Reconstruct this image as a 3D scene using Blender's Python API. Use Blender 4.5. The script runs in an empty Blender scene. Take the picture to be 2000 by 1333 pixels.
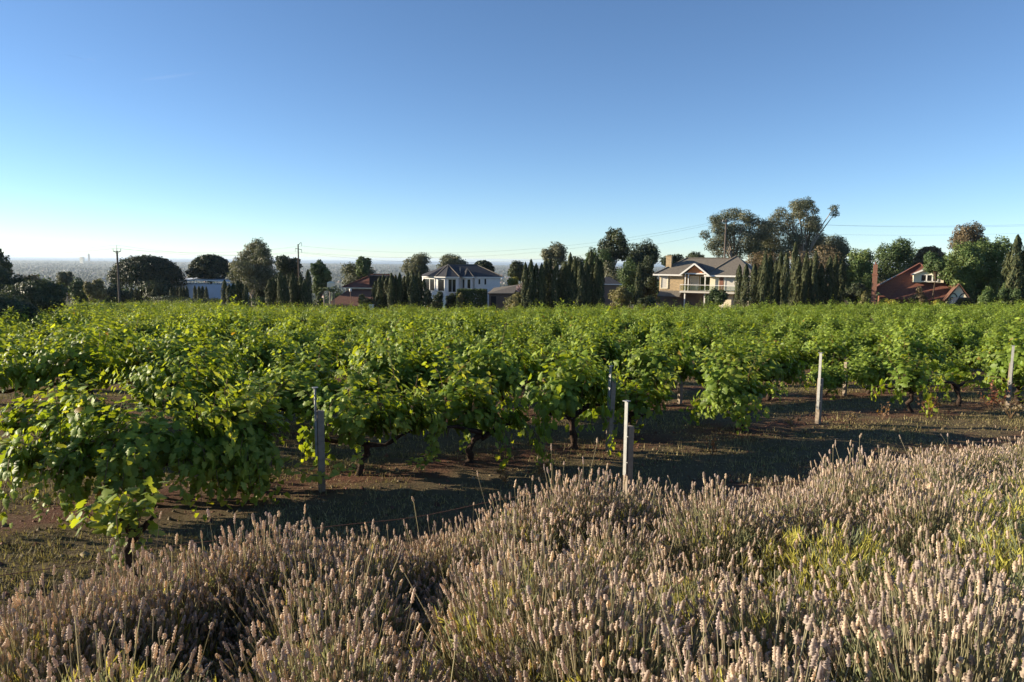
import bpy, math, random
import numpy as np
from mathutils import Vector, Matrix
R = math.radians
rng = np.random.default_rng(7)
random.seed(7)
SC = bpy.context.scene
COL = SC.collection

# ------------------------------------------------------------------ camera
EYE = 3.2; FPX = 1400.0; HAZE_D = 5e-5; PITCH = R(6.46); ROLL = 0.0105
c_f = Vector((0, math.cos(PITCH), -math.sin(PITCH)))
c_r0 = Vector((1, 0, 0)); c_u0 = Vector((0, math.sin(PITCH), math.cos(PITCH)))
c_r = c_r0*math.cos(ROLL) + c_u0*math.sin(ROLL)
c_u = c_u0*math.cos(ROLL) - c_r0*math.sin(ROLL)
cam = bpy.data.cameras.new('camera'); camo = bpy.data.objects.new('camera', cam); COL.objects.link(camo)
cam.sensor_width = 36; cam.lens = 36*FPX/2000; cam.clip_start = .05; cam.clip_end = 90000
m = Matrix((( c_r.x, c_u.x, -c_f.x, 0), (c_r.y, c_u.y, -c_f.y, 0), (c_r.z, c_u.z, -c_f.z, EYE), (0, 0, 0, 1)))
camo.matrix_world = m
SC.camera = camo

# ------------------------------------------------------------------ sky, sun, exposure
SUN_AZ = R(-84); SUN_EL = R(14)          # azimuth from the view direction (+Y), negative = left
w = bpy.data.worlds.new('World'); SC.world = w; w.use_nodes = True
nt = w.node_tree; bg = nt.nodes['Background']
sky = nt.nodes.new('ShaderNodeTexSky'); sky.sky_type = 'NISHITA'; sky.sun_disc = False
sky.sun_elevation = SUN_EL; sky.sun_rotation = SUN_AZ
sky.altitude = 100; sky.air_density = 0.7; sky.dust_density = 0.0; sky.ozone_density = 3.2
bg.inputs[1].default_value = 0.086
nt.links.new(sky.outputs[0], bg.inputs[0])
sun = bpy.data.lights.new('sun', 'SUN'); sun.energy = 5.0; sun.angle = R(.5); sun.color = (1, .86, .66)
suno = bpy.data.objects.new('sun', sun); COL.objects.link(suno)
sd = Vector((math.sin(SUN_AZ)*math.cos(SUN_EL), math.cos(SUN_AZ)*math.cos(SUN_EL), math.sin(SUN_EL)))
suno.rotation_euler = sd.to_track_quat('Z', 'Y').to_euler(); suno.location = (-40, 10, 30)
vs = SC.view_settings; vs.view_transform = 'Standard'; vs.look = 'None'; vs.exposure = 1.15; vs.gamma = 1; vs.use_curve_mapping = False
SC.render.engine = 'CYCLES'
cy = SC.cycles; cy.use_denoising = True; cy.max_bounces = 7; cy.diffuse_bounces = 3; cy.transmission_bounces = 4
cy.transparent_max_bounces = 8; cy.volume_bounces = 1; cy.sample_clamp_indirect = 6; cy.caustics_reflective = False; cy.caustics_refractive = False

# ------------------------------------------------------------------ pixels and terrain
def ray(px, py): return c_f*FPX + c_r*(px-1000) + c_u*(666.5-py)
def at(px, py, Y):
    d = ray(px, py); t = Y/d.y
    return Vector((0, 0, EYE)) + d*t
def proj(x, y, z):
    v = Vector((x, y, z-EYE)); dz = v.dot(c_f)
    if dz <= .05: return (-9999, -9999)
    return (1000 + FPX*v.dot(c_r)/dz, 666.5 - FPX*v.dot(c_u)/dz)
PN = (-.4472, .8944)                       # normal of the vine rows on the ground
def pq(x, y): return PN[0]*x + PN[1]*y, .8944*x + .4472*y
def xy(p, q): return PN[0]*p + .8944*q, PN[1]*p + .4472*q
BP = np.array([-30, -2, 0, 4.3, 5.2, 6.4, 7.4]); BZ = np.array([1.9, 1.56, 1.48, .74, .36, .06, 0.])
SY = np.array([13, 15, 17, 20, 24, 28, 33, 40, 47, 55, 70, 90, 150]); SZ = np.array([0, -.06, -.2, -.45, -.76, -1.05, -1.38, -1.75, -2.10, -2.45, -3.12, -3.98, -7.0])
def gz(x, y):
    x = np.asarray(x, float); y = np.asarray(y, float)
    p = PN[0]*x + PN[1]*y
    z = np.interp(p, BP, BZ)
    near = np.interp(y, SY, SZ)*(1 - .29*np.clip(x/60, 0, 1) + .06*np.clip(-x/60, 0, 1))
    far = -.065*np.clip(y-150, 0, 1270)
    und = .025*np.sin(x*1.3+.7*y)*np.sin(y*1.1-.4*x) + .015*np.sin(3.1*x+1.7)*np.sin(2.7*y)
    return z + near + far + und*np.exp(-np.maximum(y-40, 0)/30)
def G(x, y): return float(gz(x, y))

# ------------------------------------------------------------------ materials
def mat(name):
    m = bpy.data.materials.new(name); m.use_nodes = True
    nt = m.node_tree; nt.nodes.clear()
    out = nt.nodes.new('ShaderNodeOutputMaterial')
    return m, nt, out
def N(nt, t, **kw):
    n = nt.nodes.new(t)
    for k, v in kw.items():
        if k.startswith('_'): setattr(n, k[1:], v)
        else: n.inputs[k].default_value = v
    return n
def pbr(name, col, rough=.8, spec=.3, metal=0, noise=None, amt=.25, bump=0, bscale=None):
    m, nt, out = mat(name)
    b = N(nt, 'ShaderNodeBsdfPrincipled', Roughness=rough, Metallic=metal); b.inputs['Specular IOR Level'].default_value = spec
    b.inputs['Base Color'].default_value = (*col, 1)
    nt.links.new(b.outputs[0], out.inputs[0])
    if noise:
        tc = N(nt, 'ShaderNodeTexCoord'); nz = N(nt, 'ShaderNodeTexNoise', Scale=noise, Detail=5, Roughness=.65)
        nt.links.new(tc.outputs['Object'], nz.inputs['Vector'])
        mr = N(nt, 'ShaderNodeMapRange'); mr.inputs[1].default_value = .25; mr.inputs[2].default_value = .75
        mr.inputs[3].default_value = 1-amt; mr.inputs[4].default_value = 1+amt
        nt.links.new(nz.outputs[0], mr.inputs[0])
        mx = N(nt, 'ShaderNodeMix', _data_type='RGBA', _blend_type='MULTIPLY'); mx.inputs[0].default_value = 1
        mx.inputs[6].default_value = (*col, 1); nt.links.new(mr.outputs[0], mx.inputs[7]); nt.links.new(mx.outputs[2], b.inputs['Base Color'])
        if bump:
            nb = N(nt, 'ShaderNodeTexNoise', Scale=bscale or noise*3, Detail=4); nt.links.new(tc.outputs['Object'], nb.inputs['Vector'])
            bp = N(nt, 'ShaderNodeBump', Strength=.7, Distance=bump); nt.links.new(nb.outputs[0], bp.inputs['Height']); nt.links.new(bp.outputs[0], b.inputs['Normal'])
    return m
def leafmat(name, transl=.4, warm=(1.5, 1.35, .5), rough=.5, spec=.35):
    m, nt, out = mat(name)
    a = N(nt, 'ShaderNodeAttribute', _attribute_name='Col')
    b = N(nt, 'ShaderNodeBsdfPrincipled', Roughness=rough); b.inputs['Specular IOR Level'].default_value = spec
    nt.links.new(a.outputs[0], b.inputs['Base Color'])
    if transl > 0:
        t = N(nt, 'ShaderNodeBsdfTranslucent')
        mu = N(nt, 'ShaderNodeMix', _data_type='RGBA', _blend_type='MULTIPLY'); mu.inputs[0].default_value = 1; mu.inputs[7].default_value = (*warm, 1)
        nt.links.new(a.outputs[0], mu.inputs[6]); nt.links.new(mu.outputs[2], t.inputs[0])
        mx = N(nt, 'ShaderNodeMixShader', Fac=transl); nt.links.new(b.outputs[0], mx.inputs[1]); nt.links.new(t.outputs[0], mx.inputs[2])
        nt.links.new(mx.outputs[0], out.inputs[0])
    else: nt.links.new(b.outputs[0], out.inputs[0])
    return m
M = {}
M['vine_leaf'] = leafmat('vine_leaf', .42, (1.8, 1.5, .36), .5, .3)
M['tree_leaf'] = leafmat('tree_leaf', .22, (1.3, 1.3, .6), .55, .3)
M['needle'] = leafmat('needle', .08, (1.2, 1.2, .6), .7, .2)
M['lav'] = leafmat('lavender_dry', .45, (1.2, 1.1, .85), .8, .15)
M['grass'] = leafmat('grass_blade', .25, (1.2, 1.2, .6), .7, .2)
M['bark'] = pbr('bark', (.085, .06, .042), .95, .1, noise=14, amt=.5, bump=.02, bscale=40)
M['palebark'] = pbr('pale_bark', (.34, .29, .24), .85, .1, noise=3, amt=.4)
M['vinebark'] = pbr('vine_bark', (.055, .038, .028), .95, .1, noise=22, amt=.6, bump=.015, bscale=60)
M['cane'] = pbr('cane', (.16, .10, .05), .7, .2)
M['timber'] = pbr('weathered_timber', (.27, .22, .165), .9, .15, noise=9, amt=.35, bump=.004, bscale=70)
M['steel'] = pbr('galvanised_steel', (.30, .30, .28), .6, .4, metal=.3, noise=20, amt=.2)
M['wire'] = pbr('wire', (.10, .09, .08), .5, .4)
M['rustwire'] = pbr('rust_wire', (.20, .10, .06), .6, .3)
M['pole'] = pbr('pole_timber', (.12, .10, .085), .9, .1, noise=5, amt=.3)
M['white'] = pbr('white_paint', (.80, .77, .70), .6, .3, noise=2, amt=.06)
M['render_wall'] = pbr('rendered_wall', (.74, .71, .66), .85, .2, noise=1.5, amt=.07)
M['cream'] = pbr('cream_wall', (.80, .72, .52), .8, .2, noise=2, amt=.08)
M['glass'] = pbr('glass', (.018, .02, .022), .06, .6)
M['dark'] = pbr('dark_void', (.03, .028, .03), .8, .2)
M['slate'] = None

def tile_mat(name, c1, c2, course=.32):
    m, nt, out = mat(name)
    b = N(nt, 'ShaderNodeBsdfPrincipled', Roughness=.75); b.inputs['Specular IOR Level'].default_value = .25
    tc = N(nt, 'ShaderNodeTexCoord')
    nz = N(nt, 'ShaderNodeTexNoise', Scale=4.0, Detail=6, Roughness=.7); nt.links.new(tc.outputs['Object'], nz.inputs['Vector'])
    cr = N(nt, 'ShaderNodeMix', _data_type='RGBA'); cr.inputs[6].default_value = (*c1, 1); cr.inputs[7].default_value = (*c2, 1)
    mr = N(nt, 'ShaderNodeMapRange'); mr.inputs[1].default_value = .35; mr.inputs[2].default_value = .65
    nt.links.new(nz.outputs[0], mr.inputs[0]); nt.links.new(mr.outputs[0], cr.inputs[0]); nt.links.new(cr.outputs[2], b.inputs['Base Color'])
    wv = N(nt, 'ShaderNodeTexWave', Scale=1/(course*2)*1.0, Distortion=.1); wv.wave_type = 'BANDS'; wv.bands_direction = 'Z'; wv.wave_profile = 'SAW'
    nt.links.new(tc.outputs['Object'], wv.inputs['Vector'])
    bp = N(nt, 'ShaderNodeBump', Strength=.8, Distance=.06); nt.links.new(wv.outputs[1], bp.inputs['Height']); nt.links.new(bp.outputs[0], b.inputs['Normal'])
    nt.links.new(b.outputs[0], out.inputs[0])
    return m
M['slate'] = tile_mat('slate_tile', (.045, .045, .05), (.07, .068, .07))
M['greytile'] = tile_mat('grey_tile', (.13, .115, .095), (.20, .175, .14))
M['redtile'] = tile_mat('red_tile', (.125, .05, .036), (.19, .08, .055))
M['browntile'] = tile_mat('brown_tile', (.12, .065, .048), (.18, .09, .06))
def brick_mat(name, c1, c2, mortar, sc=1.0):
    m, nt, out = mat(name)
    b = N(nt, 'ShaderNodeBsdfPrincipled', Roughness=.9); b.inputs['Specular IOR Level'].default_value = .15
    tc = N(nt, 'ShaderNodeTexCoord'); mp = N(nt, 'ShaderNodeMapping'); mp.inputs['Rotation'].default_value = (R(90), 0, 0)
    nt.links.new(tc.outputs['Object'], mp.inputs[0])
    br = N(nt, 'ShaderNodeTexBrick', Scale=3.2*sc); br.inputs['Color1'].default_value = (*c1, 1); br.inputs['Color2'].default_value = (*c2, 1); br.inputs['Mortar'].default_value = (*mortar, 1)
    nt.links.new(mp.outputs[0], br.inputs[0]); nt.links.new(br.outputs[0], b.inputs['Base Color']); nt.links.new(b.outputs[0], out.inputs[0])
    return m
M['stone'] = brick_mat('stone_wall', (.52, .37, .20), (.36, .26, .15), (.5, .42, .28), .55)
M['redbrick'] = brick_mat('red_brick', (.27, .11, .07), (.20, .08, .05), (.28, .22, .17))
M['orange'] = pbr('orange_boards', (.72, .27, .10), .7, .2, noise=3, amt=.1)
M['deckwood'] = pbr('deck_timber', (.30, .24, .18), .8, .2, noise=4, amt=.2)
M['blind'] = pbr('pale_blind', (.60, .56, .48), .8, .2)
M['roofwhite'] = pbr('white_metal_roof', (.62, .66, .74), .5, .4, noise=.8, amt=.08)
M['solar'] = pbr('solar_glass', (.03, .04, .06), .2, .5)
M['carpaint'] = pbr('dark_car_paint', (.02, .025, .035), .25, .6)
M['rubber'] = pbr('rubber', (.02, .02, .02), .9, .1)
M['brownish_wall'] = pbr('brown_wall', (.20, .15, .12), .9, .1, noise=1, amt=.15)  # plain brown shared by sheds, house walls and the far tower

# ------------------------------------------------------------------ mesh helpers
def mesh(name, v, f, material, col=None, smooth=False):
    """v (n,3); f: array (m,k) or list of faces; col (n,3) or None"""
    me = bpy.data.meshes.new(name)
    v = np.asarray(v, np.float32)
    if isinstance(f, np.ndarray):
        k = f.shape[1]; nf = len(f)
        me.vertices.add(len(v)); me.vertices.foreach_set('co', v.ravel())
        me.loops.add(nf*k); me.loops.foreach_set('vertex_index', f.astype(np.int32).ravel())
        me.polygons.add(nf); me.polygons.foreach_set('loop_start', np.arange(0, nf*k, k, dtype=np.int32))
        me.update(calc_edges=True)
    else:
        me.from_pydata([tuple(map(float, a)) for a in v], [], [tuple(int(i) for i in a) for a in f]); me.update()
    if col is not None:
        at_ = me.attributes.new('Col', 'FLOAT_COLOR', 'POINT')
        c = np.ones((len(v), 4), np.float32); c[:, :3] = col
        at_.data.foreach_set('color', c.ravel())
    if smooth: me.polygons.foreach_set('use_smooth', np.ones(len(me.polygons), bool))
    if material is not None: me.materials.append(material)
    return me
def obj(name, me, parent=None, loc=None):
    o = bpy.data.objects.new(name, me); COL.objects.link(o)
    if parent: o.parent = parent
    if loc is not None: o.location = loc
    return o
def tag(o, label=None, cat=None, group=None, kind=None):
    if label: o['label'] = label
    if cat: o['category'] = cat
    if group: o['group'] = group
    if kind: o['kind'] = kind
    return o
def thing(name, label, cat, loc, rz=0, group=None):
    o = bpy.data.objects.new(name, None); COL.objects.link(o); o.location = loc; o.rotation_euler = (0, 0, rz)
    o.empty_display_size = .2
    return tag(o, label, cat, group)
class MB:
    def __init__(s): s.v = []; s.f = []
    def add(s, v, f):
        n = len(s.v); s.v += [tuple(a) for a in v]; s.f += [tuple(i+n for i in q) for q in f]
    def box(s, x0, x1, y0, y1, z0, z1):
        s.add([(x0,y0,z0),(x1,y0,z0),(x1,y1,z0),(x0,y1,z0),(x0,y0,z1),(x1,y0,z1),(x1,y1,z1),(x0,y1,z1)],
              [(0,3,2,1),(4,5,6,7),(0,1,5,4),(1,2,6,5),(2,3,7,6),(3,0,4,7)]); return s
    def prism(s, poly, z0, z1):
        n = len(poly)
        s.add([(a,b,z0) for a,b in poly]+[(a,b,z1) for a,b in poly],
              [tuple(range(n))[::-1], tuple(range(n,2*n))]+[(i,(i+1)%n,(i+1)%n+n,i+n) for i in range(n)]); return s
    def bar(s, a, b, wd, ht=None):
        a = Vector(a); b = Vector(b); ht = ht or wd; d = (b-a).normalized()
        up = Vector((0,0,1)) if abs(d.z) < .95 else Vector((0,1,0))
        r = d.cross(up).normalized()*wd/2; u = r.cross(d).normalized()*ht/2
        s.add([a-r-u,a+r-u,a+r+u,a-r+u,b-r-u,b+r-u,b+r+u,b-r+u],[(0,3,2,1),(4,5,6,7),(0,1,5,4),(1,2,6,5),(2,3,7,6),(3,0,4,7)]); return s
    def tube(s, path, rad, n=6, gn=0):
        v, f = tube(path, rad, n, gn); s.add(v, f.tolist()); return s
    def build(s, name, material, parent=None, smooth=False, label=None):
        o = obj(name, mesh(name, s.v, s.f, M[material] if isinstance(material, str) else material, smooth=smooth), parent)
        if label: o['label'] = label
        return o
def tube(path, rad, n=6, gn=0):
    P = np.asarray(path, float); K = len(P); rad = np.broadcast_to(np.asarray(rad, float), (K,))
    T = np.gradient(P, axis=0); T /= np.linalg.norm(T, axis=1, keepdims=True)+1e-9
    ref = np.array([.31, .87, .38]); A = np.cross(T, ref); A /= np.linalg.norm(A, axis=1, keepdims=True)+1e-9; B = np.cross(T, A)
    th = np.linspace(0, 2*np.pi, n, endpoint=False)
    rr = rad[:, None]*(1+gn*rng.uniform(-1, 1, (K, n)))
    V = P[:, None]+rr[..., None]*(np.cos(th)[None, :, None]*A[:, None]+np.sin(th)[None, :, None]*B[:, None])
    V = V.reshape(-1, 3); i = np.arange(K-1)[:, None]*n; j = np.arange(n)[None]; j2 = (j+1) % n
    F = np.stack([i+j, i+j2, i+n+j2, i+n+j], -1).reshape(-1, 4)
    V = np.vstack([V, P[-1]]); b = (K-1)*n
    cap = np.array([[b+a, b+(a+1) % n, len(V)-1, len(V)-1] for a in range(n)])
    F = np.vstack([F, cap]) if False else F
    return V, F
def rnd_dirs(n):
    d = rng.normal(size=(n, 3)); return d/np.linalg.norm(d, axis=1, keepdims=True)
def unit(a): return a/(np.linalg.norm(a, axis=-1, keepdims=True)+1e-9)
def frames(nrm, tip):
    z = unit(nrm); y = unit(tip - (tip*z).sum(-1, keepdims=True)*z); x = np.cross(y, z)
    return x, y, z
ORD = ['first','second','third','fourth','fifth','sixth','seventh','eighth','ninth','tenth','eleventh','twelfth','thirteenth','fourteenth','fifteenth','sixteenth','seventeenth','eighteenth','nineteenth','twentieth']
def nth(i):
    if i < 20: return ORD[i]
    k = i+1; return '%d%s' % (k, 'th' if 10 <= k % 100 <= 20 else {1:'st',2:'nd',3:'rd'}.get(k % 10, 'th'))

# ------------------------------------------------------------------ ground, plain, sea
def ground_material():
    m, nt, out = mat('vineyard_soil')
    b = N(nt, 'ShaderNodeBsdfPrincipled', Roughness=.95); b.inputs['Specular IOR Level'].default_value = .1
    tc = N(nt, 'ShaderNodeTexCoord'); L = nt.links.new
    dt = N(nt, 'ShaderNodeVectorMath', _operation='DOT_PRODUCT'); dt.inputs[1].default_value = (PN[0], PN[1], 0); L(tc.outputs['Object'], dt.inputs[0])
    ph = N(nt, 'ShaderNodeMath', _operation='MULTIPLY_ADD'); ph.inputs[1].default_value = 2*math.pi/3; ph.inputs[2].default_value = -7.2*2*math.pi/3; L(dt.outputs['Value'], ph.inputs[0])
    cs = N(nt, 'ShaderNodeMath', _operation='COSINE'); L(ph.outputs[0], cs.inputs[0])
    n1 = N(nt, 'ShaderNodeTexNoise', Scale=1.1, Detail=6, Roughness=.7); L(tc.outputs['Object'], n1.inputs['Vector'])
    n2 = N(nt, 'ShaderNodeTexNoise', Scale=9, Detail=8, Roughness=.75); L(tc.outputs['Object'], n2.inputs['Vector'])
    ad = N(nt, 'ShaderNodeMath', _operation='MULTIPLY_ADD'); ad.inputs[1].default_value = .16; L(cs.outputs[0], ad.inputs[0]); L(n1.outputs[0], ad.inputs[2])
    mr = N(nt, 'ShaderNodeMapRange'); mr.inputs[1].default_value = .46; mr.inputs[2].default_value = .72; L(ad.outputs[0], mr.inputs[0])
    gr = N(nt, 'ShaderNodeMix', _data_type='RGBA'); gr.inputs[6].default_value = (.085, .068, .034, 1); gr.inputs[7].default_value = (.20, .15, .085, 1); L(n2.outputs[0], gr.inputs[0])
    so = N(nt, 'ShaderNodeMix', _data_type='RGBA'); so.inputs[6].default_value = (.085, .040, .025, 1); so.inputs[7].default_value = (.185, .095, .062, 1); L(n2.outputs[0], so.inputs[0])
    mx = N(nt, 'ShaderNodeMix', _data_type='RGBA'); L(mr.outputs[0], mx.inputs[0]); L(gr.outputs[2], mx.inputs[6]); L(so.outputs[2], mx.inputs[7])
    L(mx.outputs[2], b.inputs['Base Color'])
    bp = N(nt, 'ShaderNodeBump', Strength=1, Distance=.09); L(n2.outputs[0], bp.inputs['Height']); L(bp.outputs[0], b.inputs['Normal'])
    L(b.outputs[0], out.inputs[0]); return m
ys = np.concatenate([np.arange(-12, 0, .6), np.arange(0, 24, .12), 24*1.035**np.arange(0, 182)])
ys = ys[ys < 12500]; us = np.linspace(-1, 1, 261)
hw = np.maximum(np.abs(ys)*1.25, 0)+16
XX = us[None]*hw[:, None]; YY = np.broadcast_to(ys[:, None], XX.shape)
ZZ = gz(XX, YY)
nr, nc = XX.shape
PP = PN[0]*XX+PN[1]*YY
ZZ = ZZ+rng.normal(0, .011, XX.shape)*((PP > 4.6) & (YY < 30) & (YY > 2))
idx = (np.arange(nr-1)[:, None]*nc+np.arange(nc-1)[None]).ravel()
F = np.stack([idx, idx+1, idx+nc+1, idx+nc], 1)
V = np.stack([XX, YY, ZZ], -1).reshape(-1, 3)
rowy = np.repeat(ys[:-1], nc-1)
gmat = ground_material()
me = mesh('ground', V, F, gmat, smooth=True)
plain_m = pbr('suburb_plain', (.10, .10, .065), .95, .1, noise=.02, amt=.6)
me.materials.append(plain_m)
me.polygons.foreach_set('material_index', (rowy > 135).astype(np.int32))
tag(obj('ground', me), kind='structure')
yl = float(ys[-1])
wm, wnt, wout = mat('sea_water')
wb = N(wnt, 'ShaderNodeBsdfPrincipled', Roughness=.35); wb.inputs['Base Color'].default_value = (.04, .08, .12, 1); wnt.links.new(wb.outputs[0], wout.inputs[0])
zs = G(0, yl)-.5
tag(obj('sea', mesh('sea', [(-30000, yl-60, zs), (30000, yl-60, zs), (42000, 32000, zs), (-42000, 32000, zs)], [(0, 1, 2, 3)], wm)), kind='structure')

# ------------------------------------------------------------------ vine leaves and vines
half = [(.13, -.14), (.36, -.17), (.50, .04), (.36, .13), (.57, .40), (.33, .45), (.27, .70)]
LO = np.array([(0, 0)] + half + [(0, .95)] + [(-a, b) for a, b in half[::-1]])
LV = np.vstack([[(0, .32, .0)], np.c_[LO, -.30*np.abs(LO[:, 0])-.12*(LO[:, 1]-.3)**2]])
LV[0, 2] = .05
LF = np.array([(0, i, i % len(LO)+1) for i in range(1, len(LO)+1)])
def leaves_mesh(name, pos, nrm, tip, size, col):
    x, y, z = frames(nrm, tip); n = len(pos)
    L = LV.copy()
    v = pos[:, None]+size[:, None, None]*(L[None, :, 0:1]*x[:, None]+L[None, :, 1:2]*y[:, None]+L[None, :, 2:3]*z[:, None]*rng.uniform(.4, 1.6, (n, 1, 1)))
    f = (LF[None]+(np.arange(n)*len(L))[:, None, None]).reshape(-1, 3)
    c = np.repeat(col, len(L), axis=0)
    return mesh(name, v.reshape(-1, 3), f, M['vine_leaf'], c)
def vine_shoots(nshoot, xr, lift, seed, length=(.45, 1.05), zc=.58, spread=.62, upr=.2, skirt=4):
    r = np.random.default_rng(seed)
    P = []; T = []; S = []; age = []; paths = []
    nh_ = max(3, int(round(xr*9))); hx = np.linspace(-xr, xr, nh_)+r.normal(0, .06, nh_); haz = r.uniform(0, 2*np.pi, nh_); htl = abs(r.normal(0, spread*.9, nh_)); hl = r.uniform(.65, 1.3, nh_)
    for i in range(nshoot):
        j = int(r.integers(nh_))
        s = np.array([hx[j]+r.normal(0, .05), r.normal(0, .06), zc+r.normal(0, .06)])
        az = haz[j]+r.normal(0, .45); tl = abs(htl[j]+r.normal(0, .20))
        d = np.array([math.cos(az)*math.sin(tl)*.8, math.sin(az)*math.sin(tl)*.95, math.cos(tl)])
        fl = .20
        if i < skirt: az = r.normal(-1.57, .75)*(1 if skirt > 12 or r.random() < .5 else -1); tl = r.uniform(.7, 1.3); d = np.array([math.cos(az)*math.sin(tl)*.6, math.sin(az)*math.sin(tl), math.cos(tl)])
        Ln = r.uniform(*length)*lift*hl[j]; nn = int(Ln/.056); cur = s.copy(); path = [cur.copy()]
        sag = r.uniform(.01, .20)
        if i < skirt: sag = r.uniform(.10, .22); Ln = r.uniform(.85, 1.35); nn = int(Ln/.056); fl = .05
        elif r.random() < upr: sag = r.uniform(0, .03); d = unit(d*np.array([.5, .5, 1])+np.array([0, 0, .4])); Ln *= 1.25; nn = int(Ln/.056)
        for k in range(nn):
            d = unit(d+np.array([r.normal(0, .10), r.normal(0, .10), -sag*(.3+1.6*k/nn)])); cur = cur+d*.056
            if cur[2] < fl: break
            path.append(cur.copy())
            side = unit(np.cross(d, r.normal(size=3)))
            for q in range(2 if k > 1 and r.random() < .7 else 1):
                P.append(cur+side*r.uniform(.03, .14)*(1 if q == 0 else -1)); T.append(d+side*.9*(1 if q == 0 else -1)); S.append((.150-.075*(k/nn)**2.2)*r.uniform(.6, 1.12)); age.append(k/nn)
        paths.append(np.array(path))
    P = np.array(P); T = np.array(T); S = np.array(S); age = np.array(age)
    ctr = np.array([0, 0, .62]); outw = unit((P-ctr)*np.array([.75, 1, 1]))
    nrm = unit(outw*1.1+np.array([0, 0, .12])+r.normal(0, .42, P.shape))
    T = T+np.array([0, 0, -1.1])+outw*.3
    g = r.normal(0, 1, len(P))
    base = np.array([.15, .225, .034]); young = np.array([.29, .37, .058])
    a = np.clip((age-.5)/.6+g*.15, 0, 1)[:, None]
    col = base*(1-a)+young*a; col = col*(1+.20*r.normal(0, 1, (len(P), 1))).clip(.55, 1.6)
    col[r.random(len(P)) < .004] = (.30, .20, .05)
    return P, nrm, T, S, col, paths
def vine_wood(seed, xr=.75, h=.46, lean=0.):
    r = np.random.default_rng(seed)
    z = np.linspace(-.06, h, 7); wob = np.cumsum(r.normal(0, .042, (7, 2)), 0)
    tp = np.c_[wob[:, 0]+lean*z, wob[:, 1], z]
    tr = np.linspace(.062, .042, 7)*(1+.22*r.normal(0, 1, 7)).clip(.7, 1.5); tr[-1] = .06
    arms = []
    for s in (-1, 1):
        t = np.linspace(0, 1, 7)
        a = np.c_[tp[-1, 0]+s*t*xr*r.uniform(.85, 1.15), tp[-1, 1]+np.cumsum(r.normal(0, .035, 7)), tp[-1, 2]-.02+.16*t**.7+np.cumsum(r.normal(0, .025, 7))]
        arms.append((a, np.linspace(.04, .018, 7)*(1+.2*r.normal(0, 1, 7)).clip(.7, 1.4)))
    return tp, tr, arms
NVAR = 9
VARS = []
for k in range(NVAR):
    P, nrm, T, S, col, paths = vine_shoots(42+5*(k % 4), .66, .92+.10*(k % 3), 100+k, skirt=4)
    fm = leaves_mesh('foliage', P, nrm, T, S, col)
    cv, cf = [], []; mb = MB()
    for pth in paths[::2]:
        mb.tube(pth[::3], np.linspace(.006, .003, len(pth[::3])), 4) if len(pth) > 6 else None
    cm = mesh('canes', mb.v, mb.f, M['cane'])
    tp, tr, arms = vine_wood(200+k)
    t_v, t_f = tube(tp, tr, 8, .18); tm = mesh('trunk', t_v, t_f, M['vinebark'], smooth=True)
    am = []
    for a, rr in arms:
        v, f = tube(a, rr, 7, .18); am.append(mesh('arm', v, f, M['vinebark'], smooth=True))
    VARS.append((fm, cm, tm, am))
ROWA = math.atan2(.4472, .8944)
def place_vine(x, y, label, var=None, scale=1., rz=None, group='grapevines in rows', near=False, zsc=1., foliage=None):
    k = random.randrange(NVAR) if var is None else var
    fm, cm, tm, am = VARS[k]
    t = thing('grapevine', label, 'grapevine', (x, y, G(x, y)-.01), rz if rz is not None else ROWA+random.choice((0, math.pi))+random.uniform(-.12, .12), group)
    t.scale = (scale, scale*random.uniform(.9, 1.1), scale*zsc*random.uniform(.76, 1.26))
    fo = obj('foliage', foliage or fm, t); fo['kind'] = 'stuff'
    obj('trunk', tm, t)
    if near:
        for a in am: obj('arm', a, t)
        c = obj('canes', cm, t); c['kind'] = 'stuff'
    return t
LEAFM = []
for k in range(8):
    a = k/7
    c = np.array([.125, .195, .028])*(1-a)+np.array([.34, .39, .07])*a
    v = LV.copy(); v[:, 2] *= random.uniform(.4, 1.7); v[:, 0] *= random.uniform(.9, 1.1)
    LEAFM.append(mesh('leaf', v, LF, M['vine_leaf'], np.repeat(c[None], len(v), 0)))
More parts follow.
